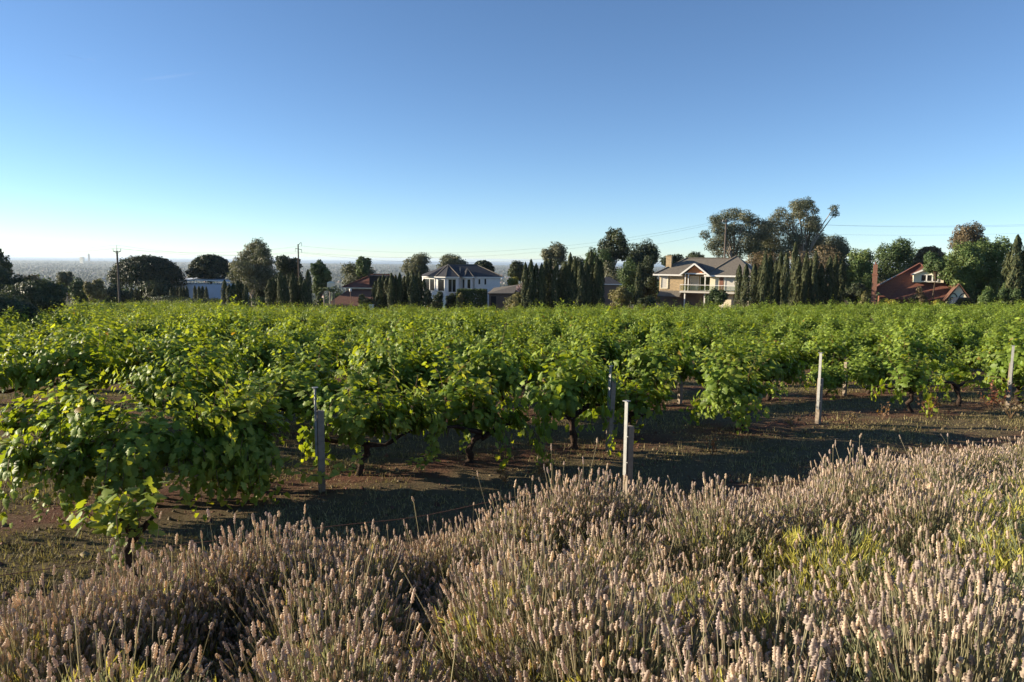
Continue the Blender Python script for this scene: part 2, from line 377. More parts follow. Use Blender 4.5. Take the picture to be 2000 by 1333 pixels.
def hero_vine(x, y, label, seed, nshoot, xr, lift, lean=0., nleaf=260, zc=.58, h=.48, extra=None, spread=.55, armx=None, skirt=5):
    P, nrm, T, S, col, paths = vine_shoots(nshoot, xr, lift, seed, zc=zc, spread=spread, skirt=skirt)
    if extra:
        for e in extra:
            out = vine_shoots_path(*e)
            P = np.vstack([P, out[0]]); nrm = np.vstack([nrm, out[1]]); T = np.vstack([T, out[2]]); S = np.r_[S, out[3]]; col = np.vstack([col, out[4]]); paths.append(out[5])
    t = thing('grapevine', label, 'grapevine', (x, y, G(x, y)-.01), ROWA, 'grapevines in rows')
    # the outermost leaves are separate, the rest one mass
    toc = np.array([0.3, -.8, .35]); score = (P@toc)+rng.normal(0, .12, len(P)); order = np.argsort(-score)
    sel = order[:nleaf]; rest = order[nleaf:]
    o = obj('foliage', leaves_mesh('foliage', P[rest], nrm[rest], T[rest], S[rest], col[rest]), t); o['kind'] = 'stuff'
    X, Y, Z = frames(nrm[sel], T[sel])
    for i, s in enumerate(sel):
        yo = np.clip((col[s, 0]-.08)/.18*7+rng.normal(0, .5), 0, 7)
        l = obj('leaf', LEAFM[int(yo)], t)
        sz = S[s]
        l.matrix_local = Matrix(((X[i,0]*sz, Y[i,0]*sz, Z[i,0]*sz, P[s,0]), (X[i,1]*sz, Y[i,1]*sz, Z[i,1]*sz, P[s,1]), (X[i,2]*sz, Y[i,2]*sz, Z[i,2]*sz, P[s,2]), (0,0,0,1)))
    mb = MB()
    for pth in paths:
        q = pth[::2]
        if len(q) > 3: mb.tube(q, np.linspace(.007, .003, len(q)), 5)
    c = mb.build('canes', 'cane', t); c['kind'] = 'stuff'
    tp, tr, arms = vine_wood(seed+1, armx or xr, h, lean)
    v, f = tube(tp, tr, 10, .2); obj('trunk', mesh('trunk', v, f, M['vinebark'], smooth=True), t)
    for a, rr in arms:
        v, f = tube(a, rr, 8, .2); obj('arm', mesh('arm', v, f, M['vinebark'], smooth=True), t)
    return t
def vine_shoots_path(path, n, size, seed, young=.6):
    """a single long shoot along a given path"""
    r = np.random.default_rng(seed); path = np.asarray(path, float)
    t = np.linspace(0, 1, n); seg = np.linspace(0, 1, len(path))
    P = np.stack([np.interp(t, seg, path[:, i]) for i in range(3)], 1); d = unit(np.gradient(P, axis=0))
    side = unit(np.cross(d, r.normal(size=P.shape))); P2 = P+side*r.uniform(.02, .09, (n, 1))
    nrm = unit(np.array([-.35, -.3, .8])+r.normal(0, .4, P.shape)); T = d+side+np.array([0, 0, -.8])
    S = size*r.uniform(.65, 1.15, n)*(1-.35*t)
    a = np.clip(young+r.normal(0, .2, n), 0, 1)[:, None]
    col = np.array([.125, .195, .028])*(1-a)+np.array([.34, .39, .07])*a
    return P2, nrm, T, S, col, P

def edge_D(u):
    return float(np.interp(u, [-.80, -.714, -.635, -.60, -.44, -.40, -.385, -.1, .35, .8], [33, 36, 66, 112, 116, 112, 90, 90, 92, 92]))
P0, PS = 7.2, 3.0
def row_pt(k, X): return X, (P0+PS*k)/.8944+.5*X
# row 0: one small vine on a short trunk by the lavender
x, y = row_pt(0, -3.5)
hero_vine(x, y, 'small vine with a hanging leaf clump on a short black trunk by the lavender', 31, 7, .10, .55, .05, 120, zc=.72, h=.66, armx=.22, skirt=0,
          extra=[([(.0, -.05, .85), (-.02, -.15, 1.05), (-.06, -.25, .95), (-.05, -.3, .7), (-.02, -.28, .55)], 40, .085, 5, .3),
                 ([(.05, -.05, .8), (.1, -.15, .95), (.12, -.22, .75), (.08, -.22, .6)], 34, .08, 6, .3)])
# row 1: placed from the photograph
row1 = [(-4.75, 'A'), (-3.7, 'B'), (-2.2, 'h'), (-.75, 'h'), (1.0, 'n'), (2.25, 's'), (4.25, 'h'), (8.97, 's'), (10.75, 'b'), (12.75, 'n')]
l1 = ['big sprawling grapevine with yellow-lit leaves at left, largest in the vineyard', 'grapevine with a long low shoot reaching right past the dark post',
      'grapevine with crooked trunk just right of the tall dark post', 'grapevine with forked black trunk and a drooping pale shoot in the open soil',
      'grapevine left of the middle timber post with low trailing arms', 'small grapevine spilling right of the middle timber post',
      'lone bright grapevine left of the pale post with steel strap', 'small grapevine on a leaning stump between the two right posts',
      'bare gnarled grapevine stump with few leaves by the rightmost post', 'tall grapevine at the right frame edge behind the rightmost post']
for i, (X, kd) in enumerate(row1):
    x, y = row_pt(1, X)
    if kd == 'A':
        hero_vine(x, y, l1[i], 35, 118, 1.25, 1.0, .05, 295, zc=.62, h=.5, spread=.85, skirt=46,
          extra=[([(-1.0, -.05, .8), (-1.3, -.15, 1.0), (-1.6, -.25, 1.0), (-1.85, -.3, .85)], 34, .12, 6, .7),
                 ([(.1, .1, .8), (.15, .1, 1.2), (.25, .1, 1.45), (.35, .05, 1.6)], 26, .11, 7, .8),
                 ([(-.6, .0, .8), (-.65, -.05, 1.15), (-.75, -.1, 1.4)], 24, .11, 8, .8),
                 ([(-.9, -.3, .9), (-1.0, -.55, .85), (-1.05, -.8, .6), (-1.0, -.9, .3)], 44, .12, 13, .75),
                 ([(-.3, -.3, .9), (-.35, -.6, .85), (-.4, -.85, .55), (-.4, -.9, .25)], 44, .12, 14, .5),
                 ([(.4, -.3, .9), (.4, -.6, .8), (.4, -.8, .5), (.45, -.85, .2)], 44, .12, 15, .35)])
    elif kd == 'B':
        hero_vine(x, y, l1[i], 47, 46, .36, .9, -.05, 240, zc=.6, spread=.8, skirt=13,
          extra=[([(.45, -.35, .5), (.8, -.6, .32), (1.05, -.7, .28), (1.25, -.72, .36), (1.5, -.7, .52)], 50, .11, 9, .75),
                 ([(.35, 0, .8), (.42, 0, 1.1), (.5, 0, 1.4)], 22, .11, 12, .6),
                 ([(.1, -.3, .85), (.1, -.55, .8), (.15, -.75, .5), (.15, -.8, .2)], 44, .12, 16, .35)])
    elif kd == 'h':
        ex = None
        if i == 3: ex = [([(-.5, -.25, .8), (-.6, -.4, .75), (-.7, -.5, .5), (-.85, -.6, .3), (-1.1, -.65, .32)], 60, .11, 21, .55), ([(-.4, -.2, .9), (-.55, -.35, .8), (-.65, -.4, .45), (-.7, -.45, .25)], 50, .11, 22, .5)]
        if i == 6: ex = [([(.2, -.1, .8), (.6, -.15, .85), (1.0, -.15, .8), (1.3, -.1, .75)], 50, .11, 23, .35), ([(-.1, -.25, .8), (-.15, -.4, .6), (-.1, -.45, .3)], 50, .11, 24, .5)]
        hero_vine(x, y, l1[i], 60+i*7, 40 if i != 6 else 34, .75 if i != 6 else .42, 1.0, random.uniform(-.25, .25), 170, extra=ex)
    elif kd == 'n': place_vine(x, y, l1[i], near=True, scale=1.08)
    elif kd == 's':
        hero_vine(x, y, l1[i], 60+i*7, 22, .38, .85, -.2 if i == 7 else .1, 100, armx=.6)
    else:
        hero_vine(x, y, l1[i], 60+i*7, 6, .5, .5, .15, 40, armx=.7)
# rows 2+: a grid; the nearest 300 are single vines, the rest one far mass
cand = []
for k in range(2, 60):
    q = -150+rng.uniform(0, 1.8)
    while q < 150:
        q += 1.92+rng.normal(0, .14)
        p = P0+PS*k+rng.normal(0, .08)
        x, y = xy(p, q)
        if y < 7 or y > 118: continue
        u = x/y
        if u > .78+1.2/y or u < -(.755+.4/y) or y > edge_D(u): continue
        if rng.random() < .06 and k > 2: continue
        cand.append((math.hypot(x, y), k, q, x, y))
for k, X in ((2, -7.7), (2, -6.1), (3, -9.9), (3, -8.2), (4, -11.6)):
    x, y = row_pt(k, X)
    if all(math.hypot(x-c[3], y-c[4]) > 1.1 for c in cand): cand.append((math.hypot(x, y), k, pq(x, y)[1], x, y))
cand.sort()
near = sorted(cand[:276], key=lambda c: (c[1], c[2])); far = cand[276:]
cnt = {}
for d, k, q, x, y in near:
    n = cnt.get(k, 0); cnt[k] = n+1
    place_vine(x, y, 'grapevine, %s from the left in the %s row behind the lavender' % (nth(n), nth(k)), near=(k < 4), scale=float(rng.choice([.72, .95, 1.05, 1.14], p=[.12, .28, .36, .24])))
# far mass
nf = len(far); per = 460
pts = np.array([[c[3], c[4]] for c in far]); gzv = gz(pts[:, 0], pts[:, 1])
lp = []
for i in range(NVAR):
    P, nrm, T, S, col, _ = vine_shoots(44, .60, .95+.1*(i % 3), 300+i, upr=.06)
    lp.append((P, nrm, T, S, col))
vv, ff, cc = [], [], []; base = 0
for i in range(nf):
    P, nrm, T, S, col = lp[i % NVAR]
    s = rng.choice(len(P), min(per, len(P)), replace=False)
    a = ROWA+(math.pi if rng.random() < .5 else 0)+rng.normal(0, .1); ca, sa = math.cos(a), math.sin(a)
    Rm = np.array([[ca, -sa, 0], [sa, ca, 0], [0, 0, 1]])
    sc = np.array([1.08, 1.1, rng.uniform(.74, 1.28)])*float(rng.choice([.72, .95, 1.05, 1.14], p=[.12, .28, .36, .24]))
    p = (P[s]*sc)@Rm.T+np.array([pts[i, 0], pts[i, 1], gzv[i]])
    X, Y, Z = frames(nrm[s]@Rm.T, T[s]@Rm.T); sz = S[s][:, None]*1.12
    q = np.stack([p, p+sz*(.5*X+.35*Y-.12*Z), p+sz*.95*Y, p+sz*(-.5*X+.35*Y-.12*Z)], 1)
    vv.append(q.reshape(-1, 3)); n = len(s)
    ff.append(np.arange(n*4).reshape(-1, 4)+base); base += n*4
    cc.append(np.repeat(col[s]*rng.uniform(.85, 1.15), 4, 0))
o = obj('vineyard_rows', mesh('vineyard_rows', np.vstack(vv), np.vstack(ff), M['vine_leaf'], np.vstack(cc)))
tag(o, 'far rows of green grapevines merging into one leafy mass before the houses', 'vineyard', kind='stuff')

# ------------------------------------------------------------------ posts and trellis wires
def post(x, y, label, th=1.15, total=1.47, rz=0, tilt=0., steel_low=.62):
    t = thing('vineyard_post', label, 'post', (x, y, G(x, y)-.02), rz, 'vineyard trellis posts'); t.rotation_euler = (tilt*.5, tilt, rz)
    mb = MB(); pr = [(-.044, -.04), (.044, -.044), (.046, .04), (-.042, .044)]
    mb.prism(pr, -.2, th); tm = mb.build('timber', 'timber', t)
    b = tm.modifiers.new('bevel', 'BEVEL'); b.width = .006; b.segments = 2
    if total > th:
        s = MB(); s.box(-.078, -.053, -.026, .012, th-steel_low, total); s.box(-.0775, -.0725, -.04, -.0263, th-steel_low, total)
        st = s.build('steel_upright', 'steel', t)
        c = MB(); c.box(-.10, -.028, -.045, .03, total+.001, total+.009); c.build('cap_plate', 'steel', t)
        for zz in (th-.12, th-.45):
            bo = MB(); bo.tube([(-.066, -.026, zz), (-.066, -.055, zz)], .009, 6); bo.build('bolt', 'steel', t)
    return t
xp, yp = 1.48, 8.8
post(xp, yp, 'timber post with steel strap rising out of the lavender edge', rz=.62)
x, y = row_pt(1, -2.74); post(x+.14, y-.45, 'dark shaded timber post with thin steel upright at left of the vines', rz=.45)
x, y = row_pt(1, 1.50); post(x+.15, y-.32, 'middle timber post among vines behind the lavender-edge post', th=1.22, total=1.47, rz=.5, tilt=.03)
x, y = row_pt(1, 6.12); post(x+.1, y-.2, 'pale timber post with steel strap right of the lone bright vine', th=.95, rz=.7)
x, y = row_pt(1, 11.85); post(x+.1, y-.35, 'rightmost pale timber post near the right frame edge', th=1.05, rz=.8)
x, y = row_pt(2, 4.0); post(x, y, 'short post with pale lit top under the second-row canopy', th=.85, total=0, rz=.6)
x, y = row_pt(2, 9.1); post(x, y, 'dark timber post in the shade under the canopy right of centre', th=.95, total=0, rz=.6)
def wire_mesh(name, pts, r, m, label, cat, group=None):
    v, f = tube(pts, r, 5); return tag(obj(name, mesh(name, v, f, M[m], smooth=True)), label, cat, group)
def row_wire(k, X0, X1, h, label):
    pts = []
    for X in np.linspace(X0, X1, 40):
        x, y = row_pt(k, X); pts.append((x, y, G(x, y)+h+.03*math.sin(X*1.1)))
    wire_mesh('trellis_wire', pts, .004, 'rustwire', label, 'wire', 'trellis wires')
row_wire(0, -4.5, 1.4, .45, 'thin rusty trellis wire running left from the lavender-edge post')
row_wire(1, -6, 1.5, .66, 'thin trellis wire between the dark post and the middle post')
row_wire(1, 1.55, 12, .62, 'thin trellis wire between the middle post and the right posts')

# ------------------------------------------------------------------ grass, weeds on the ground
def blades(pos, h, wd, lean, col, seed=1):
    n = len(pos); r = np.random.default_rng(seed); a = r.uniform(0, 2*np.pi, n); l = r.uniform(0, lean, n)
    d = np.c_[np.cos(a)*np.sin(l), np.sin(a)*np.sin(l), np.cos(l)]; b = a+r.uniform(1, 2, n)
    s = np.c_[np.cos(b), np.sin(b), np.zeros(n)]*wd[:, None]
    v = np.stack([pos-s, pos+s, pos+d*h[:, None]], 1).reshape(-1, 3)
    return v, np.arange(n*3).reshape(-1, 3), np.repeat(col, 3, 0)
tp_ = []
for _ in range(70000):
    y = rng.uniform(4.5, 27); x = rng.uniform(-.8, .8)*y
    p, q = pq(x, y)
    if p < 4.6: continue
    ph = math.cos(2*math.pi*(p-P0)/PS)
    nz = math.sin(x*1.7+y*.6)+math.sin(y*2.3-x*.8)+.7*math.sin(3.7*x-2.9*y)
    if rng.random() < .46-.34*ph+.24*nz: tp_.append((x, y))
tp_ = np.array(tp_); nb = 8
bx = np.repeat(tp_, nb, 0)+rng.normal(0, .075, (len(tp_)*nb, 2))
pos = np.c_[bx, gz(bx[:, 0], bx[:, 1])-.004]
hh = np.repeat(rng.gamma(2.2, .019, len(tp_)).clip(.015, .13), nb)*rng.uniform(.5, 1.3, len(pos))
gc = np.array([.16, .15, .055])*(1-rng.random((len(pos), 1)))+np.array([.36, .29, .15])*rng.random((len(pos), 1))
v, f, c = blades(pos, hh, np.full(len(pos), .0055), 1.1, gc, 3)
tag(obj('grass', mesh('grass', v, f, M['grass'], c)), 'short dry grass patches between the vine rows', 'grass', kind='stuff')

cl = []
for _ in range(16000):
    y = rng.uniform(4.5, 24); x = rng.uniform(-.78, .78)*y
    if pq(x, y)[0] > 4.7: cl.append((x, y))
cl = np.array(cl); n = len(cl); sz = rng.gamma(1.6, .008, n).clip(.004, .05)
TV = np.array([(1, 0, -.3), (-.5, .87, -.3), (-.5, -.87, -.3), (0, 0, .8), (.6, .6, .3)])
TF = np.array([(0, 4, 3), (4, 1, 3), (1, 2, 3), (2, 0, 3), (0, 1, 4)])
an = rng.uniform(0, 6.28, n); tv = TV[None]*rng.uniform(.6, 1.5, (n, 5, 1))*sz[:, None, None]
tv = np.stack([tv[..., 0]*np.cos(an)[:, None]-tv[..., 1]*np.sin(an)[:, None]+cl[:, :1], tv[..., 0]*np.sin(an)[:, None]+tv[..., 1]*np.cos(an)[:, None]+cl[:, 1:2], tv[..., 2]+gz(cl[:, 0], cl[:, 1])[:, None]+.004], -1)
ccol = np.where(rng.random((n, 1)) < .5, np.array([.17, .085, .055]), np.array([.24, .19, .11]))*rng.uniform(.6, 1.4, (n, 1))
tag(obj('soil_clods', mesh('soil_clods', tv.reshape(-1, 3), (TF[None]+(np.arange(n)*5)[:, None, None]).reshape(-1, 3), M['grass'], np.repeat(ccol, 5, 0))), 'loose reddish soil clods and litter on the vineyard floor', 'soil', kind='stuff')
def weed(px, Y, h, label, seed, col, nst=7, leafy=0):
    d = ray(px, 800); x = d.x/d.y*Y; z = G(x, Y)
    r = np.random.default_rng(seed); t = thing('dry_weed', label, 'weed', (x, Y, z), 0, 'dry weeds on the bare soil')
    mb = MB(); lp = []
    for i in range(nst):
        a = r.uniform(0, 6.28); l = r.uniform(.1, .7); L = h*r.uniform(.6, 1.1); d = np.array([math.cos(a)*math.sin(l), math.sin(a)*math.sin(l), math.cos(l)])
        p = [d*L*s+np.array([0, 0, -.10*(s*L)**2]) for s in np.linspace(0, 1, 5)]
        mb.tube(p, np.linspace(.006, .002, 5), 4)
        for k in range(14 if leafy else 5): lp.append(p[2+k % 3]+r.normal(0, .03, 3))
    st = mb.build('stems', 'cane', t); st['kind'] = 'stuff'
    lp = np.array(lp); n = len(lp); nr_ = rnd_dirs(n); tp = rnd_dirs(n)
    cc = np.array(col)*r.uniform(.7, 1.3, (n, 1))
    o = obj('leaves', leaves_mesh('leaves', lp, nr_, tp, r.uniform(.03, .06, n), cc), t); o['kind'] = 'stuff'
weeds = [(1395, 11.6, .34, 'russet dry weed on the soil behind the lavender gap', (.30, .13, .07)), (1060, 10.4, .35, 'tall dry weed stem on soil right of the forked vine trunk', (.22, .13, .07)),
         (990, 10.0, .30, 'dry brown weed near the forked vine trunk', (.20, .12, .07)), (1660, 14.2, .35, 'pale dry weed on soil right of the lone bright vine', (.26, .20, .13)),
         (1550, 13.6, .34, 'dry twiggy weed just left of the pale strapped post', (.24, .17, .10)), (1725, 14.6, .42, 'dry bare weed between the two right posts', (.25, .15, .09)),
         (1820, 15.3, .5, 'leafy russet weed at the foot of the leaning stump', (.28, .16, .10)), (1935, 16.2, .6, 'tall red-brown weed left of the rightmost post', (.30, .13, .08)),
         (1975, 15.0, .6, 'pale dry twiggy weed below the rightmost post', (.30, .24, .16)), (1440, 6.9, .42, 'reddish dry weed poking up behind the lavender dip', (.28, .09, .06))]
for i, (px, Y, h, lb, c) in enumerate(weeds): weed(px, Y, h, lb, 400+i, c, 8 if i > 5 else 5, i in (6, 7))

# ------------------------------------------------------------------ lavender
HR = np.array([.30, 1.0, .5, 1.1, .55, 1.1, .5, 1.0, .45, .8, .35, .05]); HZ = np.linspace(0, 1, len(HR)); HS = 5
def lavender_variant(seed, nst, rad, h, golden=0., fol=900, lift=.92):
    r = np.random.default_rng(seed)
    rr = rad*np.sqrt(r.random(nst)); a = r.uniform(0, 2*np.pi, nst)
    b = np.c_[rr*np.cos(a)*.62, rr*np.sin(a)*.62, .12+.18*(1-(rr/rad)**2)]
    H = h*(1-.66*(rr/rad)**2.3)*r.normal(1, .09, nst).clip(.65, 1.32)
    e = np.c_[rr*np.cos(a)*.97, rr*np.sin(a)*.97, H]+r.normal(0, .035, (nst, 3)); bent = r.random(nst) < .07; e[bent] += r.normal(0, .12, (bent.sum(), 3))*np.array([1, 1, .6])
    V, F, C = [], [], []; n0 = 0
    ax = unit(e-b); sd_ = unit(np.cross(ax, r.normal(size=ax.shape))); s2 = np.cross(ax, sd_)
    th = np.array([0, 2.09, 4.19]); mid = (b+e)/2+sd_*r.normal(0, .025, (nst, 1))
    for i in range(nst):
        sr = r.uniform(.0014, .0021)
        ring = sr*(np.cos(th)[:, None]*sd_[i]+np.sin(th)[:, None]*s2[i])
        V.append(np.vstack([b[i]+ring, mid[i]+ring, e[i]+ring]))
        f = [(j, (j+1) % 3, (j+1) % 3+3, j+3) for j in range(3)]+[(j+3, (j+1) % 3+3, (j+1) % 3+6, j+6) for j in range(3)]
        F.append(np.array(f)+n0); n0 += 9
        sc = np.array([.46, .41, .29])*(1-.55*r.random())+np.array([.05, .06, 0])*r.random(); C.append(np.repeat(sc[None], 9, 0))
        L = r.uniform(.018, .054); W = r.uniform(.0050, .0088); ha = unit(ax[i]+r.normal(0, .14, 3))
        hx = unit(np.cross(ha, sd_[i])); hy = np.cross(ha, hx)
        t5 = np.linspace(0, 2*np.pi, HS, endpoint=False)
        pr = HR[:, None]*W*r.uniform(.65, 1.35, (len(HR), HS)); off = (np.arange(len(HR)) % 2)[:, None]*.6
        pv = e[i]-ax[i]*.002+HZ[:, None, None]*L*ha+pr[..., None]*(np.cos(t5+off)[..., None]*hx+np.sin(t5+off)[..., None]*hy)
        V.append(pv.reshape(-1, 3)); k = len(HR)
        ii = np.arange(k-1)[:, None]*HS; jj = np.arange(HS)[None]; j2 = (jj+1) % HS
        F.append((np.stack([ii+jj, ii+j2, ii+HS+j2, ii+HS+jj], -1).reshape(-1, 4))+n0); n0 += k*HS
        tt = r.random(); hc = np.array([.60, .49, .365])*(1-tt)+np.array([.47, .39, .36])*tt
        hc = hc*r.uniform(.7, 1.3); C.append((hc[None]*r.uniform(.7, 1.25, (k, HS)).reshape(-1, 1)))
    sm = mesh('flower_stems', np.vstack(V), np.vstack(F), M['lav'], np.vstack(C))
    # foliage: narrow upright leaves in tufts
    nt_ = fol//16; tr = rad*.95*np.sqrt(r.random(nt_)); ta = r.uniform(0, 2*np.pi, nt_)
    tz = (h*lift)*(1-.55*(tr/rad)**2)*r.uniform(.45, 1.0, nt_)
    c0 = np.c_[tr*np.cos(ta), tr*np.sin(ta), tz]
    p = np.repeat(c0, 16, 0)+r.normal(0, .022, (nt_*16, 3)); n = len(p)
    d = unit(np.repeat(unit(c0*np.array([1, 1, .3])+1e-6), 16, 0)*.35+np.array([0, 0, .8])+r.normal(0, .38, (n, 3)))
    s = unit(np.cross(d, r.normal(size=d.shape)))*.0028; L = r.uniform(.03, .065, n)[:, None]*(1.1 if lift > 1 else 1)
    v = np.stack([p-s*.5, p+s*.5, p+d*L*.6+s, p+d*L, p+d*L*.6-s], 1).reshape(-1, 3)
    f = np.array([(0, 1, 2, 4), (4, 2, 3, 3)])
    q = np.arange(n)[:, None]*5
    F2 = np.vstack([np.stack([q[:, 0]+0, q[:, 0]+1, q[:, 0]+2], 1), np.stack([q[:, 0], q[:, 0]+2, q[:, 0]+4], 1), np.stack([q[:, 0]+4, q[:, 0]+2, q[:, 0]+3], 1)])
    g = np.repeat(r.random(nt_) < golden, 16)[:, None]
    c = np.where(g, np.array([.48, .45, .10]), np.array([.27, .295, .16]))*r.uniform(.65, 1.3, (n, 1))
    fm = mesh('foliage', v, F2, M['lav'], np.repeat(c, 5, 0))
    # woody base branches
    mb = MB()
    for i in range(12):
        aa = r.uniform(0, 6.28); q1 = np.array([math.cos(aa), math.sin(aa), 0])*rad*.5*r.uniform(.5, 1); mb.tube([(0, 0, -.03), tuple(q1*.4+np.array([0, 0, .12])), tuple(q1+np.array([0, 0, .25]))], [.009, .007, .003], 5)
    wm_ = mesh('branches', mb.v, mb.f, M['bark'])
    return sm, fm, wm_
LAVV = [lavender_variant(500+i, 860, .54, .68+.03*(i % 3), .22, 4200) for i in range(7)]
LAVG = [lavender_variant(520+i, 200, .52, .66, .6, 6000, 1.05) for i in range(2)]
LAVS = [lavender_variant(530+i, 420, .52, .62, .35, 6500) for i in range(2)]
n_l = 0; rows_p = [.70, 1.35, 2.05, 2.75, 3.45, 4.12]; lab_n = {}
gold = [at(1850, 1110, 3.7), at(1960, 1060, 4.2), at(1700, 1010, 4.6), at(1750, 1120, 3.4)]
holes = [at(1610, 1150, 3.15)]
thin = [at(480, 1190, 2.7), at(1620, 1150, 3.2)]
rl = np.random.default_rng(77)
sil = [(40, 1188, 3.5), (150, 1150, 3.6), (260, 1108, 3.75), (370, 1066, 3.9), (470, 1036, 4.0), (545, 1050, 3.95), (690, 1052, 3.95), (775, 1046, 4.0), (860, 1058, 4.0), (945, 1018, 4.05), (1030, 968, 4.1),
       (1120, 950, 4.1), (1200, 934, 4.1), (1290, 928, 4.1), (1365, 962, 4.0), (1450, 985, 3.9), (1540, 950, 4.0), (1640, 925, 4.05), (1740, 898, 4.1), (1840, 880, 4.1), (1930, 868, 4.1), (2010, 856, 4.1), (2080, 850, 4.1)]
spots = []
for ri, p0 in enumerate([.70, 1.3, 1.95, 2.6, 3.25]):
    q = -6+.35*(ri % 2)
    while q < 12:
        q += .86+rl.normal(0, .10); p = p0+rl.normal(0, .09)
        x, y = xy(p, q)
        if y < .55 or math.hypot(x, y) < .95: continue
        px, py = proj(x, y, G(x, y)+.6); mg = 520/max(y, .6)
        if px < -mg or px > 2000+mg or py > 1333+900/max(y, .6): continue
        if ri == 4 and px < 330: continue
        if any(math.hypot(x-g_.x, y-g_.y) < .34 for g_ in holes): continue
        s_ = rl.uniform(.88, 1.12); spots.append((ri, px, x, y, s_, s_*rl.uniform(.92, 1.08)*(1.08 if ri > 2 else 1)))
for px, py, pe in sil:
    d_ = ray(px, py); t_ = pe/(PN[0]*d_.x+PN[1]*d_.y); x, y = d_.x*t_, d_.y*t_; z_ = EYE+d_.z*t_
    hs = min(max((z_-G(x, y))/.76, .6), 1.18); spots.append((5, px, x, y, .5*(hs+1)*rl.uniform(.88, 1.02), hs))
spots.sort(key=lambda a: (a[0], a[1]))
for ri, px, x, y, s, sz_ in spots:
    vr = LAVV[int(rl.integers(len(LAVV)))]; lb = 'lavender bush with spent tan flower spikes'
    if any(math.hypot(x-g_.x, y-g_.y) < .36 for g_ in gold): vr = LAVG[int(rl.integers(2))]; lb = 'lavender bush with yellow-green new leaf tufts'
    elif rl.random() < .22 or any(math.hypot(x-g_.x, y-g_.y) < .40 for g_ in thin): vr = LAVS[int(rl.integers(2))]; lb = 'lavender bush with more green leaves than spikes'
    k = lab_n.get(ri, 0); lab_n[ri] = k+1
    where = ['in nearest line', 'in second line', 'in third line', 'in fourth line', 'in fifth line', 'on vineyard edge'][ri]
    t = thing('lavender_bush', '%s, %s from left %s' % (lb, nth(k), where), 'lavender', (x, y, G(x, y)-.02), rl.uniform(0, 6.28), 'lavender bushes on the bank')
    t.scale = (s, s, sz_); n_l += 1
    for nm, me_ in zip(('flower_stems', 'foliage', 'branches'), vr):
        o = obj(nm, me_, t); o['kind'] = 'stuff'
print('lavender', n_l, 'vines', len(near), 'far', nf)
# ------------------------------------------------------------------ trees
def quads(pos, nrm, tip, size, asp=.55):
    X, Y, Z = frames(nrm, tip); s = size[:, None]
    v = np.stack([pos-Y*s*.5, pos+X*s*asp*.5, pos+Y*s*.5, pos-X*s*asp*.5], 1).reshape(-1, 3)
    return v, np.arange(len(pos)*4).reshape(-1, 4)
def crown_mesh(name, clumps, n, size, col, col2, droop=.3, seed=1, material='tree_leaf', shell=.35, flat=1.):
    """clumps: list of (centre xyz, radii xyz); n leaves in all"""
    r = np.random.default_rng(seed)
    C = np.array([c for c, _ in clumps], float); RD = np.array([q if np.ndim(q) else (q, q, q) for _, q in clumps], float)
    wgt = (RD.prod(1))**(2/3); k = r.choice(len(C), n, p=wgt/wgt.sum())
    d = r.normal(size=(n, 3)); d = unit(d)
    rad = (shell+(1-shell)*r.random(n)**.5)*(1+.18*np.sin(5*d[:, 0]+k)*np.sin(5*d[:, 1]+2*k)+.12*np.sin(9*d[:, 2]+3*k))
    pos = C[k]+d*RD[k]*rad[:, None]
    nrm = unit(d+r.normal(0, .5, (n, 3))+np.array([0, 0, .25])); tip = r.normal(size=(n, 3))+np.array([0, 0, -droop*3])
    v, f = quads(pos, nrm, tip, size*r.uniform(.6, 1.35, n), .6)
    a = np.clip(r.normal(.4, .35, n)+r.normal(0, .25, len(C))[k], 0, 1)[:, None]
    c = (np.array(col)*(1-a)+np.array(col2)*a)*r.uniform(.75, 1.25, (n, 1))
    return mesh(name, v, f, M[material], np.repeat(c, 4, 0))
def limbs(base, clumps, r0, fork, bark, parent, lean=(0, 0), nmax=12):
    mb = MB(); b = np.array(base, float)
    top = b+np.array([lean[0], lean[1], fork])
    w_ = [b, b*.5+top*.5+rng.normal(0, .03*fork, 3)*np.array([1, 1, 0]), top]
    mb.tube(w_, [r0, r0*.82, r0*.65], 7, .08)
    for c, _ in clumps[:nmax]:
        c = np.array(c, float); q = top*.55+c*.45+np.array([0, 0, .08*np.linalg.norm(c-top)])+rng.normal(0, .1, 3)
        mb.tube([top-np.array([0, 0, .05*fork]), q, c], [r0*.5, r0*.33, r0*.12], 5)
    return mb.build('trunk', bark, parent, True)
COLS = {'euc': ((.085, .10, .06), (.17, .165, .10)), 'dark': ((.034, .050, .026), (.080, .095, .042)), 'pine': ((.022, .036, .02), (.05, .065, .032)),
        'broad': ((.05, .085, .03), (.11, .15, .05)), 'green': ((.07, .12, .035), (.16, .20, .06)), 'yellow': ((.17, .18, .035), (.34, .30, .05)),
        'jac': ((.20, .15, .18), (.32, .24, .26)), 'brown': ((.12, .095, .055), (.20, .15, .08)), 'hedge': ((.045, .075, .028), (.09, .12, .04)), 'olive': ((.12, .12, .05), (.24, .21, .08))}
